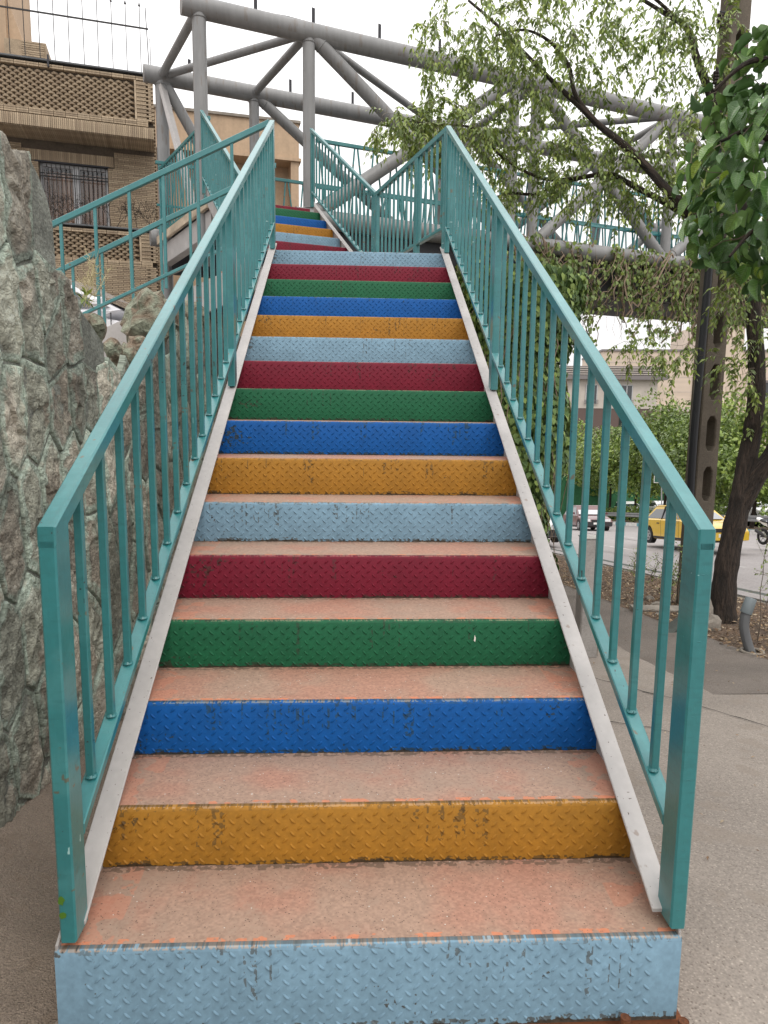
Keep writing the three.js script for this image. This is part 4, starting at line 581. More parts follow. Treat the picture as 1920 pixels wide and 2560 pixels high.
{ // creeper tangled over the girder of the bridge
  const T = thing('creeper', 'tangled brown creeper stems with leaves hanging over the bridge girder', 'creeper'), r = rng(404), st = [], lv = [];
  for (let i = 0; i < 260; i++) { const s0 = .2 + 7.2 * r(); let p = bp(s0, 4.35 - .5 * r(), -.03 - .10 * r()); const pts = [p.clone()], dr = (r() - .5) * .9, n = 7 + Math.floor(r() * 8); for (let k = 0; k < n; k++) { p = p.clone().addScaledVector(BD, dr * .16 + (r() - .5) * .16).add(V(0, -.075 - .09 * r() + (r() < .2 ? .15 : 0), 0)).addScaledVector(BP, (r() - .5) * .07); pts.push(p); } const thick = r() < .16; st.push(tube(smooth(pts, 2), thick ? .016 : .004 + .005 * r(), 4, false)); pts.forEach((q, k) => { if (r() < .5) for (let j = 0; j < 4; j++) lv.push({ p: q.clone().addScaledVector(dirOf(r), .05), d: V(0, -.9, 0).addScaledVector(dirOf(r), .7), n: BP.clone().negate().add(V(0, .5, 0)).addScaledVector(dirOf(r), .6), s: .65 + .5 * r() }); }); }
  for (let i = 0; i < 38; i++) { const s0 = 1.2 + 5.4 * r(); let p = bp(s0, 3.6, -.05); const pts = [p.clone()]; for (let k = 0; k < 7; k++) { p = p.clone().addScaledVector(BD, (r() - .5) * .16).add(V(0, -.06 - .10 * r(), 0)); pts.push(p); } st.push(tube(pts, .0026, 3, false)); }
  stuff(mesh('stems', join(st), mTwigPale, T)); leaves('creeper_leaves', ivyLeaf, mLeaf, lv, GREENS.slice(0, 5), T, 5); settle(T, bp(3, 3.4, 0));
}
// trees and hedges of the central reservation and beyond
function bushy(name, label, cat, group, c, e, n, leaf, tones, seed, trunkR = .12, low = 0) {
  const T = thing(name, label, cat, group), r = rng(seed), lv = [], base = V(c[0], gy(c[2]) + low, c[2]), cl = []; for (let i = 0; i < 26; i++) { const d = dirOf(r), k = .45 + .5 * r(); cl.push([c[0] + d.x * e[0] * k, c[1] + d.y * e[1] * k, c[2] + d.z * e[2] * k, .28 + .24 * r()]); }
  for (let i = 0; i < n; i++) { const q = cl[Math.floor(r() * cl.length)], d = dirOf(r), k = q[3] * (.75 + .3 * r()); lv.push({ p: V(q[0] + d.x * e[0] * k, q[1] + d.y * e[1] * k, q[2] + d.z * e[2] * k), d: V(0, -.4, 0).addScaledVector(dirOf(r), 1), n: d.clone().add(V(0, .8, 0)).addScaledVector(dirOf(r), .5), s: leaf * (.7 + .6 * r()) }); }
  if (trunkR) { mesh('trunk', tube(smooth([base.clone().add(V(0, -.3, 0)), V(c[0] + .1, mix(base.y, c[1], .4), c[2]), V(c[0] - .05, c[1] + e[1] * .2, c[2])], 4), rad(9, trunkR, trunkR * .5), 8), mBark, T); const lim = []; for (let i = 0; i < 8; i++) { const q = cl[i]; lim.push(tube([V(c[0], mix(base.y, c[1], .55 + .05 * i), c[2]), V((q[0] + c[0]) / 2, (q[1] + c[1]) / 2, (q[2] + c[2]) / 2), V(q[0], q[1], q[2])], [trunkR * .4, trunkR * .25, .02], 5, false)); } stuff(mesh('limbs', join(lim), mBark, T)); }
  leaves('crown', leafGeo(1, .34, .2, 2), mLeaf, lv, tones, T, seed); return settle(T, base);
}
const BRIGHT = [[.22, .32, .05], [.28, .39, .065], [.16, .25, .04], [.34, .44, .08], [.13, .20, .035]];
const MID = [[.15, .23, .04], [.20, .29, .05], [.11, .175, .033], [.25, .34, .06]];
{ const P = (x, z) => gy(z);
  const rows = [[22.5, -48.5, 5.6, 2.9, 3.9, 1], [22.6, -54, 5.0, 2.6, 3.6, 0], [22.4, -59, 5.4, 2.8, 3.6, 1], [22.6, -42, 4.9, 2.6, 3.6, 1], [22.5, -67, 5.6, 3.2, 4.2, 0], [22.7, -37.5, 4.6, 2.6, 3.8, 0]];
  const nm = ['full green tree of the central reservation left of the concrete pole above the handrail', 'yellow green tree of the central reservation behind the road sign', 'green tree of the central reservation over the dark red hatchback', 'green tree of the central reservation between the concrete pole and the leaning trunk', 'farthest tree of the central reservation beside the ivy', 'tree of the central reservation at the right edge behind the motorcyclist'];
  rows.forEach(([x, z, h, ex, ey, t], i) => bushy('median_tree', nm[i], 'tree', 'trees of the central reservation', [x, P(x, z) + h, z], [ex * 1.15, ey * .78, ex * 1.15], 8500, .27, t ? MID : BRIGHT, 800 + i, .13));
  const far = [[34, -62, 7.5, 4.2], [44, -70, 8, 4.6], [29, -84, 9, 5], [40, -52, 7, 4], [52, -64, 8, 5], [24, -100, 10, 5.5], [36, -46, 7, 3.6]];
  far.forEach(([x, z, h, e], i) => bushy('roadside_tree', ['broad tree before the beige block across the road', 'tree in front of the wide beige wall on the right', 'far tree between the house and the pier', 'tree right of the leaning trunk across the road', 'tree at the far right across the road', 'most distant tree down the street', 'tree across the road behind the concrete pole'][i], 'tree', 'trees across the road', [x, P(x, z) + h * .55, z], [e, h * .45, e], 5200, .45, i % 2 ? MID : BRIGHT, 900 + i, .2));
  // clipped hedge of the reservation
  const H = thing('hedge', 'low clipped hedge behind the crash barrier of the central reservation', 'hedge'), r = rng(55), lv = []; for (let i = 0; i < 9000; i++) { const z = -26 - 40 * r(), sec = Math.sin(z * .55) > -.55; if (!sec) continue; const x = 21.6 + 1.3 * r(), h = 1.15 + .12 * Math.sin(z * 2), y = h * Math.sqrt(r()); lv.push({ p: V(x, gy(z) + .1 + y, z), d: dirOf(r), n: V(0, 1, 0).addScaledVector(dirOf(r), .9), s: .13 + .1 * r() }); } leaves('foliage', leafGeo(1, .34, .2, 2), mLeafDull, lv, MID, H, 8); settle(H, V(22, gy(-45), -45));
}
// ---------- vehicles ----------
const mTyre = std({ color: lin(.018, .018, .019), roughness: .85 }), mRim = std({ color: lin(.45, .45, .46), roughness: .35, metalness: .6 }), mTrim = std({ color: lin(.02, .02, .022), roughness: .6 }), mCarGlass = phy({ color: lin(.03, .035, .04), roughness: .06, clearcoat: 1, clearcoatRoughness: .03 }), mLamp = phy({ color: lin(.75, .76, .78), roughness: .12, clearcoat: 1 }), mTail = phy({ color: lin(.45, .02, .015), roughness: .2, clearcoat: 1 }), mPlate = std({ color: lin(.75, .75, .73), roughness: .5 });
const carPaint = (c) => phy({ color: lin(...c), roughness: .42, clearcoat: 1, clearcoatRoughness: .06, bumpMap: rep(tPaintBump, .3), bumpScale: .0006 });
// o: len, wid, hood, belt, roof heights, cabin stations [rear base, rear top, front top, front base]
function car(label, group, o) {
  const g = thing(o.name ?? 'car', label, 'car', group), m = carPaint(o.paint), L = o.len ?? 4.3, w = o.wid ?? 1.68, b = L / 2, belt = o.belt ?? .90, roof = o.roof ?? 1.40, [ra, rb, fb_, fa] = o.cab ?? [-1.75, -1.15, .15, .95], wr = o.wr ?? .30, ax = [-b + .82, b - .80];
  const arch = (x, n = 9) => Array.from({ length: n }, (_, i) => { const a = Math.PI - Math.PI * i / (n - 1); return [x + Math.cos(a) * (wr + .06), .20 + Math.max(0, Math.sin(a)) * (wr + .14)]; });
  const out = [[-b + .03, .30], [-b, .52], [-b + .02, belt - .14], [-b + .10, belt - .01], [ra + .05, belt + .02], [fa - .02, belt], [b - .75, belt - .10], [b - .16, (o.nose ?? belt - .22)], [b - .02, belt - .34], [b, .48], [b - .03, .26], ...arch(ax[1]).reverse().map((p) => p), ...arch(ax[0]).reverse()];
  const lower = out.slice(0, 11), pts = [...lower, ...arch(ax[1]).reverse(), ...arch(ax[0]).reverse()].reverse();
  mesh('body', toCreasedNormals(prism(pts, w, .045), .6), m, g);
  // glasshouse: tapered block of glass, roof and pillars over it
  const zb = w / 2 - .06, zt = w / 2 - .21, K = [[ra, belt, zb], [rb, roof - .03, zt], [fb_, roof - .03, zt], [fa, belt, zb]], frus = (q) => { const P = []; for (const s of [-1, 1]) for (const [x, y, z] of q) P.push([x, y, z * s]); const f = [[0, 1, 2, 3], [7, 6, 5, 4], [0, 4, 5, 1], [3, 2, 6, 7], [1, 5, 6, 2]], v = []; for (const [a, c, d, e] of f) v.push(...P[a], ...P[d], ...P[c], ...P[a], ...P[e], ...P[d]); const G = new THREE.BufferGeometry(); G.setAttribute('position', new THREE.Float32BufferAttribute(v, 3)); G.computeVertexNormals(); return G; };
  const sideGlass = (s) => { const q = [K[0], K[1], K[2], K[3]].map(([x, y, z], i) => [x + [.16, .10, -.06, -.14][i], y + [.03, -.05, -.05, .03][i], z * s]); const G = new THREE.BufferGeometry(); const I = s > 0 ? [0, 3, 2, 0, 2, 1] : [0, 2, 3, 0, 1, 2]; G.setAttribute('position', new THREE.Float32BufferAttribute(I.flatMap((i) => [q[i][0], q[i][1], q[i][2] + s * .012]), 3)); G.computeVertexNormals(); return G; };
  const endGlass = (i, j, e) => { const [a, c] = [K[i], K[j]], dx = e * .014, q = [[a[0] + dx, a[1] + .03, -a[2] + .08], [a[0] + dx, a[1] + .03, a[2] - .08], [c[0] + dx, c[1] - .04, c[2] - .06], [c[0] + dx, c[1] - .04, -c[2] + .06]]; const G = new THREE.BufferGeometry(), I = e > 0 ? [0, 2, 1, 0, 3, 2] : [0, 1, 2, 0, 2, 3]; G.setAttribute('position', new THREE.Float32BufferAttribute(I.flatMap((k) => q[k]), 3)); G.computeVertexNormals(); return G; };
  mesh('cabin', toCreasedNormals(frus(K), .5), m, g); mesh('windscreen', endGlass(3, 2, 1), o.shine ?? mCarGlass, g); mesh('rear_window', endGlass(0, 1, -1), mCarGlass, g);
  for (const s of [-1, 1]) mesh('side_window', sideGlass(s), mCarGlass, g);
  mesh('roof', prism([[rb - .03, roof - .045], [fb_ + .03, roof - .045], [fb_ - .12, roof], [rb + .15, roof]], zt * 2 + .03, .015), m, g);
  for (const s of [-1, 1]) { const zb2 = (zb + .016) * s, zt2 = (zt + .016) * s, x = (ra + fa) / 2 - .05; mesh('pillar', pipe(V(x, belt, zb2), V(x, roof - .05, zt2), .030, 6), o.pillar ?? mTrim, g);
    mesh('door_seam', join(bx(x - .006, x + .006, .30, belt - .02, s * w / 2 - .004, s * w / 2 + .002), bx(fa - .12, fa - .108, .30, belt - .04, s * w / 2 - .004, s * w / 2 + .002)), mTrim, g);
    mesh('door_handle', join(bx(x - .28, x - .10, belt - .16, belt - .125, s * w / 2 - .005, s * w / 2 + .02, .004), bx(x + .48, x + .66, belt - .16, belt - .125, s * w / 2 - .005, s * w / 2 + .02, .004)), o.trimC ?? mTrim, g);
    mesh('mirror', bx(fa - .32, fa - .14, belt + .02, belt + .14, s * (w / 2 + .10) - .07, s * (w / 2 + .10) + .07, .03), o.mirrorC ?? m, g);
    mesh('headlight', bx(b - .16, b - .015, belt - .36, belt - .22, s * (w / 2 - .28) - .17, s * (w / 2 - .28) + .17, .03), mLamp, g); mesh('tail_light', bx(-b - .006, -b + .10, belt - .26, belt - .10, s * (w / 2 - .25) - .15, s * (w / 2 - .25) + .15, .02), mTail, g);
    mesh('sill', bx(ax[0] + .4, ax[1] - .4, .22, .30, s * w / 2 - .06, s * w / 2 + .006, .01), mTrim, g);
    for (const x2 of ax) { const wh = mesh('wheel', new THREE.CylinderGeometry(wr, wr, .19, 26).rotateX(Math.PI / 2).translate(x2, wr, s * (w / 2 - .10)), mTyre, g); mesh('rim', new THREE.CylinderGeometry(wr * .62, wr * .62, .02, 20).rotateX(Math.PI / 2).translate(x2, wr, s * (w / 2 - .002)), mRim, wh); mesh('rim_holes', join(...[0, 1, 2, 3, 4, 5].map((k) => new THREE.CylinderGeometry(wr * .12, wr * .12, .012, 8).rotateX(Math.PI / 2).translate(x2 + Math.cos(k * 1.047) * wr * .40, wr + Math.sin(k * 1.047) * wr * .40, s * (w / 2 + .006)))), mTrim, wh); } }
  mesh('bumper', bx(b - .09, b + .05, .27, .50, -w / 2 + .05, w / 2 - .05, .035), o.bumper ?? mTrim, g); mesh('bumper', bx(-b - .05, -b + .09, .28, .50, -w / 2 + .05, w / 2 - .05, .035), o.bumper ?? mTrim, g);
  mesh('grille', bx(b - .10, b + .004, belt - .38, belt - .26, -.34, .34, .01), mTrim, g); mesh('number_plate', bx(b + .05, b + .058, .36, .47, -.25, .25), mPlate, g); mesh('number_plate', bx(-b - .058, -b - .05, .52, .63, -.25, .25), mPlate, g);
  mesh('underbody', bx(-b + .3, b - .3, .18, .30, -w / 2 + .12, w / 2 - .12), mTrim, g);
  const y = o.y ?? gy(o.z) - .06; g.position.set(o.x, y, o.z); g.rotation.set(0, o.yaw, o.tilt ?? 0, 'YXZ'); return g;
}
const UP = -Math.PI / 2, TILT = .1332; // facing up the street towards the camera, nose up
const taxi = car('yellow taxi saloon driving up the road behind the leaning trunk', null, { name: 'taxi', paint: [.72, .46, .01], bumper: carPaint([.72, .46, .01]), x: 11.85, z: -22.6, yaw: UP + .04, tilt: TILT, len: 4.45, shine: phy({ color: lin(.22, .24, .25), roughness: .08, clearcoat: 1 }) });
car('dark red hatchback driving up the road seen between the balusters', null, { paint: [.10, .022, .022], x: 13.6, z: -38.6, yaw: UP - .02, tilt: TILT, len: 3.95, belt: .88, roof: 1.42, cab: [-1.85, -1.45, .10, .80], bumper: mTrim, shine: phy({ color: lin(.45, .47, .48), roughness: .1, clearcoat: 1 }) });
car('white car nose showing low at the left of the grey metal pillar', null, { paint: [.62, .62, .62], x: 6.75, z: -25.4, yaw: UP, tilt: TILT, len: 4.3 });
const WC = 'white cars parked on the far carriageway';
[[27.0, -45.0, 'white saloon parked across the road right of the sign post'], [26.6, -58.0, 'white saloon parked across the road behind the middle of the hedge'], [26.4, -64.5, 'white saloon parked across the road behind the left of the hedge'], [26.8, -78, 'white car parked farthest down across the road'], [29.5, -50.5, 'second row white car parked behind the sign post']].forEach(([x, z, l], i) => car(l, WC, { paint: [.74, .74, .74], x, z, y: gy(z) + .45, yaw: UP + .12 - .5 * (i === 4), tilt: TILT, len: 4.4, bumper: carPaint([.74, .74, .74]) }));
car('grey estate car with red tail lights parked right of the concrete pole', null, { paint: [.16, .17, .19], x: 30.6, z: -40.5, y: gy(-40.5) + .45, yaw: Math.PI / 2 - .5, tilt: -TILT, len: 4.2, roof: 1.5, cab: [-2.0, -1.75, .2, 1.0] });
car('black car parked beside the grey estate car', null, { paint: [.012, .012, .014], x: 33.4, z: -41.5, y: gy(-41.5) + .45, yaw: UP + .3, tilt: TILT, len: 4.3 });
car('white car on the upper street behind the rock wall', null, { paint: [.72, .72, .75], x: -4.50, z: -9.35, y: 1.75, yaw: -.20, len: 4.3, wid: 1.7, roof: 1.50, belt: .93, cab: [-1.75, -1.25, .45, 1.62], pillar: mTrim, shine: phy({ color: lin(.3, .32, .36), roughness: .08, clearcoat: 1 }) });
// ---------- people ----------
const mSkin = std({ color: lin(.42, .25, .17), roughness: .6 }), mNavy = std({ color: lin(.025, .04, .10), roughness: .85, bumpMap: tGrain, bumpScale: .003 }), mDenim = std({ color: lin(.03, .03, .035), roughness: .9 });
function bodyGeo(bones, res, lo, hi) { // tapered capsules blended and meshed
  const mc = new MarchingCubes(res, mTrim, false, false, 200000), size = hi.clone().sub(lo), N = res, mx = Math.max(size.x, size.y, size.z); mc.isolation = 0;
  const P = new THREE.Vector3(), pa = new THREE.Vector3(), ba = new THREE.Vector3(); const h = N / 2;
  for (let k = 0; k < N; k++) for (let j = 0; j < N; j++) for (let i = 0; i < N; i++) { P.set(((i - h) / h * .5 + .5) * mx + lo.x, ((j - h) / h * .5 + .5) * mx + lo.y, ((k - h) / h * .5 + .5) * mx + lo.z); let d = 1e3; for (const [a, b, r0, r1] of bones) { pa.copy(P).sub(a); ba.copy(b).sub(a); const t = Math.max(0, Math.min(1, pa.dot(ba) / ba.lengthSq())), q = pa.addScaledVector(ba, -t).length() - mix(r0, r1, t), K = .03, hh = Math.max(0, Math.min(1, .5 + .5 * (d - q) / K)); d = mix(d, q, hh) - K * hh * (1 - hh); } mc.field[k * N * N + j * N + i] = -d; }
  mc.update(); const n = mc.count, g = new THREE.BufferGeometry(), p = new Float32Array(n * 3); for (let i = 0; i < n; i++) { p[i * 3] = (mc.positionArray[i * 3] * .5 + .5) * mx + lo.x; p[i * 3 + 1] = (mc.positionArray[i * 3 + 1] * .5 + .5) * mx + lo.y; p[i * 3 + 2] = (mc.positionArray[i * 3 + 2] * .5 + .5) * mx + lo.z; } g.setAttribute('position', new THREE.BufferAttribute(p, 3)); let q = mergeVertices(g, 1e-4); q.computeVertexNormals(); return q;
}
{ // seated rider and the motorcycle; local +x is forward
  const J = (x, y, z) => V(x, y, z), lo = V(-.75, .15, -.75), hi = V(.75, 1.65, .75);
  const hand = (w, s) => { const o = []; for (let f = 0; f < 4; f++) { const z = w.z + (f - 1.5) * .02; o.push([J(w.x, w.y, z), J(w.x + .045, w.y - .015, z), .011, .010], [J(w.x + .045, w.y - .015, z), J(w.x + .03, w.y - .05, z), .010, .008]); } o.push([J(w.x - .03, w.y, w.z - s * .03), J(w.x + .01, w.y - .03, w.z - s * .05), .012, .010]); return o; };
  const legs = [], arms = [], hands = []; for (const s of [-1, 1]) { legs.push([J(-.12, .80, s * .10), J(.30, .72, s * .20), .095, .068], [J(.30, .72, s * .20), J(.16, .32, s * .19), .062, .045], [J(.16, .30, s * .19), J(.34, .27, s * .20), .045, .036]); arms.push([J(.02, 1.24, s * .20), J(.22, 1.03, s * .28), .062, .048], [J(.22, 1.03, s * .28), J(.44, .98, s * .27), .046, .036]); hands.push(...hand(J(.47, .98, s * .27), s)); }
  const torso = [[J(-.14, .80, 0), J(-.06, 1.02, 0), .155, .15], [J(-.06, 1.02, 0), J(.0, 1.22, 0), .155, .15], [J(.0, 1.24, -.15), J(.0, 1.24, .15), .085, .085], [J(.0, 1.26, 0), J(.04, 1.38, 0), .062, .055]], head = [[J(.07, 1.43, 0), J(.06, 1.52, 0), .088, .100], [J(.14, 1.44, 0), J(.17, 1.43, 0), .03, .018]];
  const R = thing('person', 'motorcyclist in a navy jacket and pale helmet at the right edge', 'person');
  mesh('body', bodyGeo([...torso, ...legs, ...arms, ...head], 72, lo, hi), mSkin, R); mesh('hands', bodyGeo(hands, 60, V(.3, .7, -.4), V(1.1, 1.5, .4)), mSkin, R);
  mesh('jacket', bodyGeo([...torso.slice(0, 3).map(([a, b, c, d]) => [a, b, c + .018, d + .018]), ...arms.map(([a, b, c, d], i) => [a, i % 2 ? b.clone().lerp(a, .12) : b, c + .016, d + .016])], 64, lo, hi), mNavy, R); mesh('trousers', bodyGeo(legs.map(([a, b, c, d], i) => [a, b, c + .012, d + (i % 3 === 2 ? .016 : .012)]), 64, lo, hi), mDenim, R);
  mesh('helmet', new THREE.SphereGeometry(.142, 24, 16, 0, 6.283, 0, 2.0).rotateZ(.25).translate(.055, 1.49, 0), phy({ color: lin(.45, .60, .66), roughness: .2, clearcoat: 1 }), R); mesh('visor', new THREE.SphereGeometry(.146, 16, 8, -.7, 1.4, 1.35, .5).rotateY(Math.PI).translate(.058, 1.485, 0), mCarGlass, R);
  const M = thing('motorcycle', 'white and black motorcycle riding up the road at the right edge', 'motorcycle'), mW = carPaint([.75, .75, .75]);
  for (const x of [-.62, .66]) { const w = mesh('wheel', new THREE.TorusGeometry(.24, .055, 10, 28).translate(x, .295, 0), mTyre, M); mesh('rim', join(new THREE.TorusGeometry(.185, .016, 8, 24).translate(x, .295, 0), ...[0, 1, 2].map((k) => box(.36, .02, .02).rotateZ(k * 1.047).translate(x, .295, 0))), mRim, w); }
  mesh('engine', join(new THREE.CylinderGeometry(.13, .15, .26, 14).rotateX(Math.PI / 2).translate(.02, .36, 0), box(.26, .24, .2, .03).translate(.05, .50, 0)), mTrim, M);
  mesh('fairing', prism([[.25, .40], [.52, .44], [.72, .72], [.58, .94], [.40, .98], [.12, .80], [.12, .62]], .26, .05), mW, M); mesh('tail', prism([[-.25, .62], [-.2, .80], [-.86, .98], [-.90, .90], [-.5, .70]], .2, .04), mW, M); mesh('tank', prism([[-.1, .68], [.26, .70], [.24, .86], [-.02, .84]], .24, .06), mW, M); mesh('seat', prism([[-.68, .84], [-.08, .74], [-.02, .82], [-.30, .82], [-.62, .93]], .24, .03), mTrim, M);
  mesh('exhaust', tube(VP([[.1, .28, .13], [-.2, .28, .15], [-.45, .38, .17], [-.75, .52, .18]]), [.03, .035, .06, .065], 12), mTrim, M); mesh('fork', join(pipe(V(.66, .29, -.09), V(.46, .96, -.07), .022, 8), pipe(V(.66, .29, .09), V(.46, .96, .07), .022, 8)), mRim, M); mesh('handlebar', join(pipe(V(.47, .97, -.33), V(.47, .97, .33), .015, 8)), mTrim, M); mesh('swingarm', join(pipe(V(-.62, .295, .09), V(-.05, .36, .09), .025, 8), pipe(V(-.62, .295, -.09), V(-.05, .36, -.09), .025, 8)), mTrim, M); mesh('headlight', new THREE.SphereGeometry(.08, 14, 10).scale(.6, 1, 1).translate(.70, .76, 0), mLamp, M); mesh('mudguard', new THREE.TorusGeometry(.31, .03, 8, 14, 1.6).rotateZ(.9).translate(.66, .295, 0), mW, M);
  for (const o of [R, M]) { o.position.set(14.7, gy(-22.2) - .06, -22.2); o.rotation.set(0, UP + .12, TILT, 'YXZ'); }
  // taxi driver with the elbow on the window sill
  const D = thing('person', 'taxi driver in a pale shirt with one arm on the window sill', 'person'); const tb = [[J(0, .35, 0), J(-.02, .62, 0), .15, .155], [J(-.02, .62, -.14), J(-.02, .62, .14), .075, .075], [J(0, .64, 0), J(.02, .76, 0), .055, .05], [J(.03, .82, 0), J(.03, .90, 0), .085, .095], [J(.11, .83, 0), J(.14, .82, 0), .025, .015], [J(0, .40, .09), J(.42, .38, .10), .085, .065], [J(0, .40, -.09), J(.42, .38, -.10), .085, .065]], ar = [[J(-.02, .62, .18), J(.10, .42, .32), .055, .045], [J(.10, .42, .32), J(.30, .50, .30), .043, .034], [J(-.02, .62, -.18), J(.14, .42, -.26), .055, .045], [J(.14, .42, -.26), J(.36, .50, -.16), .043, .034]];
  mesh('body', bodyGeo([...tb, ...ar, ...hand(J(.33, .50, .30), 1), ...hand(J(.39, .50, -.16), -1)], 64, V(-.5, .1, -.5), V(.6, 1.2, .6)), mSkin, D); mesh('shirt', bodyGeo([...tb.slice(0, 2).map(([a, b, c, d]) => [a, b, c + .015, d + .015]), ...ar.map(([a, b, c, d]) => [a, b, c + .012, d + .010])], 56, V(-.5, .1, -.5), V(.6, 1.2, .6)), std({ color: lin(.55, .58, .62), roughness: .9 }), D); mesh('hair', new THREE.SphereGeometry(.102, 18, 12, 0, 6.283, 0, 1.5).rotateZ(-.3).translate(.02, .885, 0), mTrim, D);
  taxi.updateMatrixWorld(); const q = taxi.localToWorld(V(-.10, .48, .50)); D.position.copy(q); D.rotation.copy(taxi.rotation);
}
// ---------- street furniture and small things ----------
const mConc = std({ map: rep(tex(256, 512, (u, v) => { const m = fb(u, v, 4, 8, 5, 601), g = fb(u, v, 60, 100, 3, 603), k = .95 + .25 * (m - .5) + .2 * (g - .5); let c = [.40 * k, .365 * k, .32 * k]; if (fb(u, v, 40, 90, 2, 605) > .78) c = mix3(c, [.30, .26, .22], .5); return c; }), 1.5, .8), roughness: .95, bumpMap: rep(tGrain, 4), bumpScale: .004 });
{ // concrete utility pole with openings down its middle
  const p = thing('utility_pole', 'tall concrete utility pole with a row of long openings beside the leaning tree', 'pole'), x = 4.30, z = -7.15, b = gy(z), H = 6.45 - b, holes = []; const hw = (y) => .168 - .03 * y / H;
  for (let y = .75; y < H - 1.0; y += .62) holes.push([[-.05, y + .06], [-.01, y], [.045, y], [.08, y + .06], [.08, y + .36], [.045, y + .42], [-.01, y + .42], [-.05, y + .36]]);
  mesh('shaft', planarUV(prism([[-hw(0), 0], [hw(0), 0], [hw(H), H], [-hw(H), H]], .20, .012, holes)).rotateY(.30).translate(x, b - .02, z), mConc, p);
  for (const yy of [5.9, 5.3]) { mesh('insulator_bracket', join(pipe(V(x - .22, yy, z + .1), V(x - .15, yy, z + .1), .02, 8), pipe(V(x - .22, yy - .16, z + .1), V(x - .22, yy + .02, z + .1), .012, 8)), mTrim, p); mesh('insulator', join(...[0, 1, 2, 3].map((i) => new THREE.CylinderGeometry(.035, .035, .022, 12).translate(x - .22, yy - .13 + i * .034, z + .1))), std({ color: lin(.03, .015, .012), roughness: .3 }), p); }
  settle(p, V(x, b, z));
  one('cable_conduit', tube(smooth(VP([[4.16, b, -7.0], [4.12, .4, -7.02], [4.10, 1.2, -7.0], [4.13, 2.2, -7.02], [4.15, 3.2, -7.03], [4.16, 4.6, -7.05]]), 8).map((v) => v.clone().sub(V(4.02, b, -7))), .045, 12), std({ color: lin(.012, .013, .016), roughness: .5 }), 'black plastic cable conduit bowed beside the concrete pole', 'conduit').position.set(4.02, b, -7.0);
}
{ // crash barrier
  const g = thing('crash_barrier', 'grey steel crash barrier along the central reservation', 'barrier'); const pr = [[0, 0], [.05, .03], [.05, .10], [0, .14], [0, .18], [.05, .22], [.05, .29], [0, .32], [.015, .32], [.066, .30], [.066, .21], [.016, .17], [.016, .15], [.066, .11], [.066, .02], [.012, -.01]];
  for (let i = 0; i < 13; i++) { const z = -20 - i * 4, e = new THREE.ExtrudeGeometry(new THREE.Shape(pr.map((q) => new THREE.Vector2(-q[0], q[1]))), { depth: 4.06, bevelEnabled: false }); const m = mesh('rail_panel', e.translate(0, 0, -2.03), mTruss, g); m.position.set(20.9 - (i % 2) * .004, gy(z) + .55, z); m.rotation.x = -.1332; const q = mesh('post', bx(-.05, .05, -.7, .35, -.05, .05), mTruss, g); q.position.set(20.98, gy(z) + .5, z); } settle(g, V(20.9, gy(-45), -45));
}
{ // no entry style sign on a post
  const s = thing('road_sign', 'green road sign with a red ringed prohibition disc on a grey post', 'sign'), x = 18.2, z = -39.5, b = gy(z); const P = V(x, b, z), fy = Math.atan2(-x, 41.5);
  s.position.copy(P); s.rotation.y = Math.atan2(-.064 - x, 1.5 - z) ; const mG = std({ color: lin(.02, .10, .07), roughness: .5 }), mWh = std({ color: lin(.75, .75, .73), roughness: .5 }), mRd = std({ color: lin(.45, .02, .02), roughness: .5 });
  const Y = 2.72; mesh('post', new THREE.CylinderGeometry(.04, .04, 3.6, 10).rotateZ(.06).translate(.10, 1.7, -.06), mRim, s); mesh('panel', bx(-.40, .40, Y, Y + .95, -.02, .02, .01), mG, s); mesh('border', join(bx(-.40, .40, Y, Y + .035, .021, .024), bx(-.40, .40, Y + .915, Y + .95, .021, .024), bx(-.40, -.365, Y + .035, Y + .915, .021, .024), bx(.365, .40, Y + .035, Y + .915, .021, .024)), mWh, s);
  mesh('disc', new THREE.CylinderGeometry(.34, .34, .01, 32).rotateX(Math.PI / 2).translate(0, Y + .47, .03), mWh, s); mesh('ring', new THREE.TorusGeometry(.305, .04, 8, 36).scale(1, 1, .2).translate(0, Y + .47, .04), mRd, s); mesh('slash', box(.58, .05, .012).rotateZ(-.78).translate(0, Y + .47, .045), mRd, s);
  mesh('arrow', join(box(.06, .26, .01).translate(.06, Y + .42, .038), box(.20, .055, .01).translate(-.02, Y + .56, .038), prism([[-.11, 0], [.02, .10], [.02, -.10]], .01).translate(-.12, Y + .56, .038)), mTrim, s);
}
{ // grey sheet metal pillar beside the stairs
  const p = thing('metal_pillar', 'grey sheet metal pillar standing on the pavement behind the right balustrade', 'pillar'), x = 1.91, z = -4.15, b = gy(z); mesh('shell', bx(x - .076, x + .076, b, b + 1.0, z - .08, z + .08, .01), std({ map: speckle(611, [.60, .585, .57], .14), roughness: .5 }), p); mesh('cap', bx(x - .08, x + .08, b + 1.0, b + 1.012, z - .085, z + .085, .004), std({ map: speckle(612, [.66, .65, .63], .2), roughness: .6 }), p); mesh('side_strip', bx(x + .0765, x + .081, b + .02, b + .98, z - .05, z + .075), mKerb, p); settle(p, V(x, b, z));
}
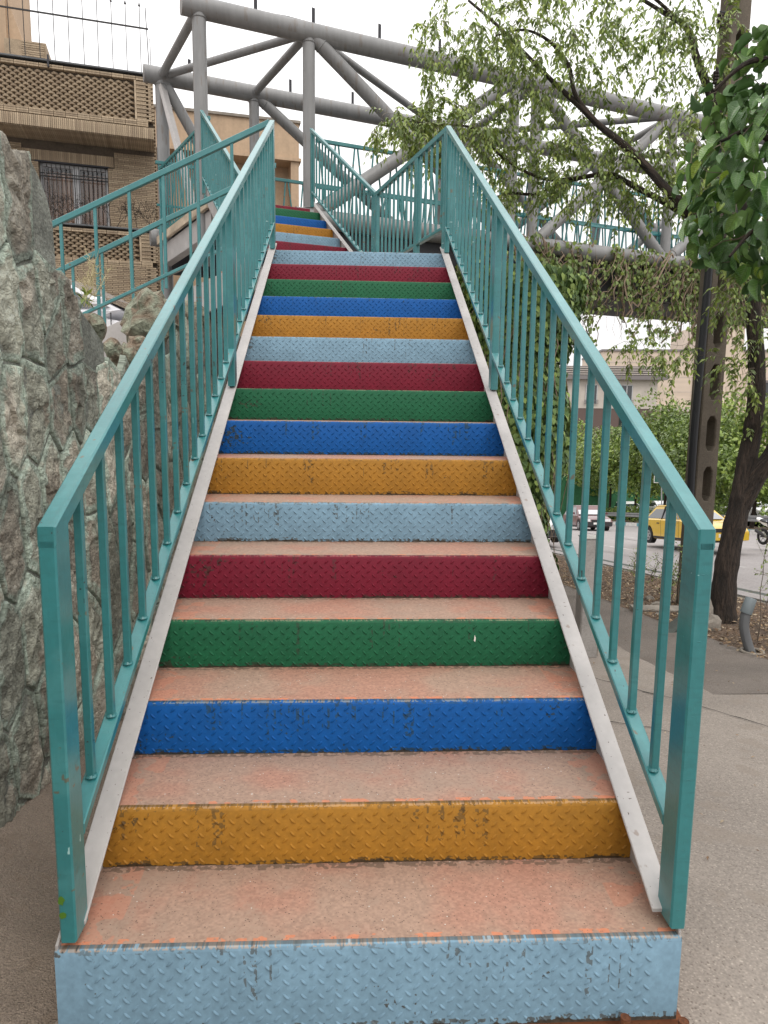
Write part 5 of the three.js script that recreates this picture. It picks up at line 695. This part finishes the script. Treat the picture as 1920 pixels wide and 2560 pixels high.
{ const x = 3.36, z = -4.25, b = gy(z); const p = thing('drain_pipe', 'bent grey plastic pipe sticking out of the soil by the kerb', 'pipe'), m = std({ color: lin(.12, .125, .13), roughness: .6 }); mesh('shaft', tube(smooth(VP([[x + .04, b - .05, z + .04], [x, b + .08, z], [x - .03, b + .22, z - .02], [x - .015, b + .36, z - .03], [x + .01, b + .43, z - .03]]), 5), .040, 14), m, p); mesh('hood', tube(VP([[x - .02, b + .34, z - .03], [x + .018, b + .47, z - .03]]), [.05, .046], 14), std({ color: lin(.20, .235, .25), roughness: .6 }), p); mesh('collar', new THREE.TorusGeometry(.085, .016, 8, 20).rotateX(Math.PI / 2).translate(x + .03, b + .015, z + .03), mKerb, p); settle(p, V(x, b, z)); }
{ // kerbstones, slabs and stones lying in the soil
  const st = (x, z, s, label, dy = 0, sc = [1, .7, 1]) => { const g = new THREE.IcosahedronGeometry(s, 1); g.deleteAttribute('uv'); g.deleteAttribute('normal'); let q = mergeVertices(g, 1e-4); const p = q.attributes.position; for (let i = 0; i < p.count; i++) { const f = .6 + .4 * h2(i, Math.round(x * 100), 3) + .5 * f3(p.getX(i) / s + x * 5, p.getY(i) / s, p.getZ(i) / s + z, 2, 3); p.setXYZ(i, p.getX(i) * f * sc[0], p.getY(i) * f * sc[1], p.getZ(i) * f * sc[2]); } q = q.toNonIndexed(); q.computeVertexNormals(); one('stone', planarUV(q), mKerb, label, 'stone', 'stones lying in the soil strip').position.set(x, gy(z) + s * .3 + dy, z); };
  st(3.62, -5.55, .17, 'flat stone leaning at the left of the leaning trunk', .12, [.5, 1.1, .8]); st(3.55, -5.25, .13, 'broken stone at the foot of the leaning trunk', .02, [.9, .8, .5]); st(3.75, -6.9, .08, 'small pale stone in the soil behind the corner post'); st(3.95, -7.6, .06, 'small stone near the kerb in the soil'); st(3.45, -6.2, .05, 'pale pebble at the edge of the soil');
  one('slab', planarUV(box(1.1, .10, .22, .01)), mKerb, 'long broken concrete slab lying in the soil', 'slab').position.set(3.85, gy(-6.9) + .05, -6.55); scene.children.at(-1).rotation.y = -.1;
  one('slab', planarUV(box(.5, .07, .14, .01)), mKerbDark, 'dark board stuck out of the soil edge', 'slab').position.set(3.25, gy(-5.3) + .06, -5.3); scene.children.at(-1).rotation.set(0, .5, .35);
}
{ // litter of dead leaves and grit
  const r = rng(71), lv = []; for (let i = 0; i < 9000; i++) { const x = 3.3 + 2.0 * r(), z = -1.5 - 13 * Math.pow(r(), 1.3); lv.push({ p: V(x, gy(z) + .022 + .012 * r() + rough(x, z), z), d: dirOf(r).multiply(V(1, .25, 1)), n: V(0, 1, 0).addScaledVector(dirOf(r), .6), s: .5 + .8 * r() }); } for (let i = 0; i < 260; i++) { const x = 1.0 + 2.3 * r(), z = .2 - 8 * r(); lv.push({ p: V(x, gy(z) + .012, z), d: dirOf(r).multiply(V(1, .1, 1)), n: V(0, 1, 0).addScaledVector(dirOf(r), .3), s: .25 + .35 * r() }); }
  const m = leaves('leaf_litter', leafGeo(.045, .012, .4, 2), std({ roughness: 1 }), lv, [[.22, .15, .085], [.16, .10, .06], [.30, .22, .14], [.10, .065, .04], [.38, .31, .22]], null, 17); scene.add(m);
  tag(m, 'brown dead leaves scattered over the soil strip', 'leaf litter');
  const gs = []; for (let i = 0; i < 520; i++) { const k = 1 + Math.floor(r() * 14), s = r() < .5 ? -1 : 1, x = r() < .55 ? s * (.66 - .10 * r() * r()) : (r() * 2 - 1) * .66, z = -k * RUN + .012 + .02 * r() * r(), q = .0016 + .0035 * r() * r(); gs.push({ p: V(x, k * RISE + q * .5, z), d: dirOf(r), n: dirOf(r), s: q * 240 }); }
  const g = leaves('grit', leafGeo(.0042, .0016, .8, 1), std({ roughness: 1 }), gs, [[.16, .12, .09], [.08, .06, .045], [.35, .28, .2]], null, 19); scene.add(g); tag(g, 'grit and flakes lying in the corners of the steps', 'grit');
}
{ // weeds: seedlings in the soil, a dry weed on the rock
  const seed = (x, z, h, label, sd, n = 7) => { const T = thing('weed', label, 'weed', 'weeds in the soil strip'), r = rng(sd), b = V(x, gy(z), z), st = [], lv = []; for (let s = 0; s < 2; s++) { const pts = [b.clone()]; let p = b.clone(); for (let i = 0; i < 6; i++) { p = p.clone().add(V((r() - .5) * .07 + (s ? .03 : -.01), h / 6, (r() - .5) * .06)); pts.push(p); if (i > 1) for (let k = 0; k < n; k++) { const d = dirOf(r).add(V(0, .15, 0)).normalize(), L = .08 + .10 * r(); st.push(tube([p, p.clone().addScaledVector(d, L)], .0015, 3, false)); for (let q = 1; q < 5; q++) lv.push({ p: p.clone().addScaledVector(d, L * q / 4), d: d.clone().addScaledVector(dirOf(r), .9), n: V(0, 1, 0).addScaledVector(dirOf(r), .4), s: .7 + .5 * r() }); } } st.push(tube(pts, rad(7, .005, .002), 4, false)); } stuff(mesh('stem', join(st), mTwig, T)); leaves('leaves', leafGeo(.034, .010, .2, 2), mLeaf, lv, GREENS.slice(0, 4), T, sd); settle(T, b); };
  seed(3.72, -4.7, .95, 'tall dark seedling at the right of the grey plastic pipe', 31, 4); seed(3.62, -6.05, .75, 'tall seedling just left of the corner post', 32, 5); seed(3.75, -7.6, .55, 'bushy seedling in the soil seen between the balusters', 33); seed(4.5, -8.3, .45, 'green weed by the kerb behind the balusters', 34); seed(4.1, -7.2, .4, 'low weed beside the concrete slab', 35); seed(4.8, -5.4, .4, 'low green weed right of the leaning trunk', 36); seed(4.6, -9.6, .45, 'far weed by the kerb left of the slab', 37);
  const T = thing('weed', 'dry straw coloured weed growing from the shoulder of the rock wall', 'weed'), r = rng(41), b = V(-1.28, 1.87, -1.90), st = [], lv = []; for (let s = 0; s < 6; s++) { let p = b.clone().add(V((r() - .5) * .05, 0, (r() - .5) * .05)); const pts = [p.clone()]; const dx = (r() - .3) * .045, h = .12 + .12 * r(); for (let i = 0; i < 9; i++) { p = p.clone().add(V(dx * .5 + (r() - .5) * .01, h / 9, (r() - .5) * .012 - .006)); pts.push(p); if (i > 1) for (let k = 0; k < 4; k++) { const d = dirOf(r); st.push(tube([p, p.clone().addScaledVector(d, .02), p.clone().addScaledVector(d, .035).add(V(0, .015, 0))], .0009, 3, false)); } } st.push(tube(pts, .0016, 4, false)); } for (let i = 0; i < 26; i++) { const d = dirOf(r); lv.push({ p: b.clone().addScaledVector(dirOf(r), .05 * r()).add(V(0, .03, 0)), d: d.add(V(0, .2, 0)), n: V(0, 1, 0).addScaledVector(dirOf(r), .5), s: .6 + .6 * r() }); } stuff(mesh('stems', join(st), std({ color: lin(.50, .44, .26), roughness: 1 }), T)); leaves('leaves', leafGeo(.05, .009, .2, 2), mLeaf, lv, GREENS, T, 43); settle(T, b);
}
// ---------- houses across the road ----------
{ const mCream = std({ map: rep(tex(256, 256, (u, v) => { const k = .97 + .1 * (fb(u, v, 4, 4, 4, 631) - .5) + .05 * (vn(u * 4, v * 30, 4, 30, 3) - .5); return [.83 * k, .765 * k, .70 * k]; }), .12), roughness: .9 }), mBrown = std({ color: lin(.13, .09, .08), roughness: .8 }), mSlate = std({ color: lin(.20, .18, .18), roughness: .7 }), mPaleStone = std({ map: rep(tex(256, 256, (u, v) => { const k = .97 + .12 * (fb(u, v, 6, 6, 4, 641) - .5); return [.78 * k, .745 * k, .71 * k]; }), .3), roughness: .9 });
  const A = thing('cream_block', 'large plain cream rendered block behind the concrete pole across the road', 'building'); A.position.set(38.4, -13.3, -100); A.scale.setScalar(1.28); A.rotation.y = -.16; const base = gy(-75), Y = (y) => y - base;
  mesh('wall', bx(-2.2, 40, -2, Y(8.2), -14, 0), mCream, A); mesh('coping', bx(-2.3, 40.2, Y(8.2), Y(8.42), -14, .12), mSlate, A); mesh('stair_tower', bx(8.2, 12.6, -2, Y(11.2), -12, .25), mCream, A); mesh('tower_panel', bx(8.0, 9.2, Y(8.0), Y(11.3), -.4, .40), mSlate, A); mesh('downpipe', bx(7.7, 8.2, Y(-2), Y(8.3), 0, .22), mSlate, A);
  for (let i = 0; i < 6; i++) mesh('joint', bx(-2.1 + .004 * i, 40, Y(-1 + i * 1.6), Y(-1 + i * 1.6) + .05, .001, .02), mPaleStone, A);
  mesh('cornice', join(bx(4.2, 11, Y(1.7), Y(2.05), 0, 1.6), bx(4.6, 11, Y(1.3), Y(1.7), 0, 1.1)), mPaleStone, A); for (const x of [6.4, 8.2]) mesh('window', bx(x, x + 1.0, Y(-1.2), Y(1.0), .01, .08), mCarGlass, A);
  for (const [x, y] of [[14.5, -.5], [18.5, -.5], [14.5, 3.2], [18.5, 3.2]]) { const w = mesh('window', bx(x, x + 1.6, Y(y), Y(y + 1.7), .0, .06), mCarGlass, A); mesh('sill', bx(x - .2, x + 1.8, Y(y - .15), Y(y), 0, .25), mSlate, w); mesh('head', bx(x - .2, x + 1.8, Y(y + 1.7), Y(y + 1.95), 0, .35), mSlate, w); }
  const B = thing('brown_and_cream_house', 'cream house with a grey tiled roof and brown band across the road', 'house'); B.position.set(30.6, -12.06, -80.2); B.scale.setScalar(1.42); B.rotation.y = -.10; const b2 = gy(-54), Z = (y) => y - b2;
  mesh('upper_wall', bx(-6, 3.1, Z(2.6), Z(4.9), -8, 0), mPaleStone, B); mesh('lower_wall', bx(-6, 3.1, -3, Z(2.6), -8, -.04), mBrown, B); mesh('eave', bx(-6, 3.7, Z(4.9), Z(5.2), -8, .5), mSlate, B); mesh('roof', prism([[-6, Z(5.2)], [3.7, Z(5.2)], [3.4, Z(5.95)], [-6, Z(5.95)]], 8.2).translate(0, 0, -3.7), mSlate, B);
  for (let i = 0; i < 4; i++) mesh('roof_batten', bx(-6, 3.66 - i * .08, Z(5.28 + i * .17), Z(5.34 + i * .17), .41, .47), mPaleStone, B);
  for (const x of [-2.6, .2]) { const w = mesh('window', bx(x, x + .95, Z(3.0), Z(4.5), .0, .03), mCarGlass, B); mesh('frame', join(bx(x, x + .95, Z(4.44), Z(4.5), .03, .07), bx(x, x + .07, Z(3.0), Z(4.5), .03, .07), bx(x + .88, x + .95, Z(3.0), Z(4.5), .03, .07), bx(x + .44, x + .51, Z(3.0), Z(4.5), .03, .07)), mAlu, w); mesh('guard', join(...[0, 1, 2].map((k) => bx(x - .1, x + 1.05, Z(2.95 + k * .14), Z(2.99 + k * .14), .10, .14))), mSlate, w); }
  mesh('window', bx(.2, 1.15, Z(.4), Z(2.0), -.03, .0), mCarGlass, B);
  const C = thing('garden_wall', 'green painted boundary wall behind the parked cars', 'wall'); C.position.set(44, gy(-60), -66); mesh('panel', bx(-30, 12, -3, 3.6, 0, .3), std({ map: speckle(651, [.20, .42, .28], .15), roughness: .8 }), C); mesh('coping', bx(-30, 12, 3.6, 3.75, -.06, .36), mKerb, C);
  const D = thing('brick_boundary_wall', 'brown stone boundary wall behind the grey estate car', 'wall'); D.position.set(46, gy(-50), -50); mesh('panel', bx(-9, 20, -3, 3.4, 0, .3), std({ map: speckle(652, [.50, .44, .36], .2), roughness: .9 }), D); mesh('coping', bx(-9, 20, 3.4, 3.55, -.06, .36), mKerb, D); D.rotation.y = -.4;
}
scene.traverse((o) => { if (o.isMesh) o.castShadow = o.receiveShadow = true; });
renderer.render(scene, camera);
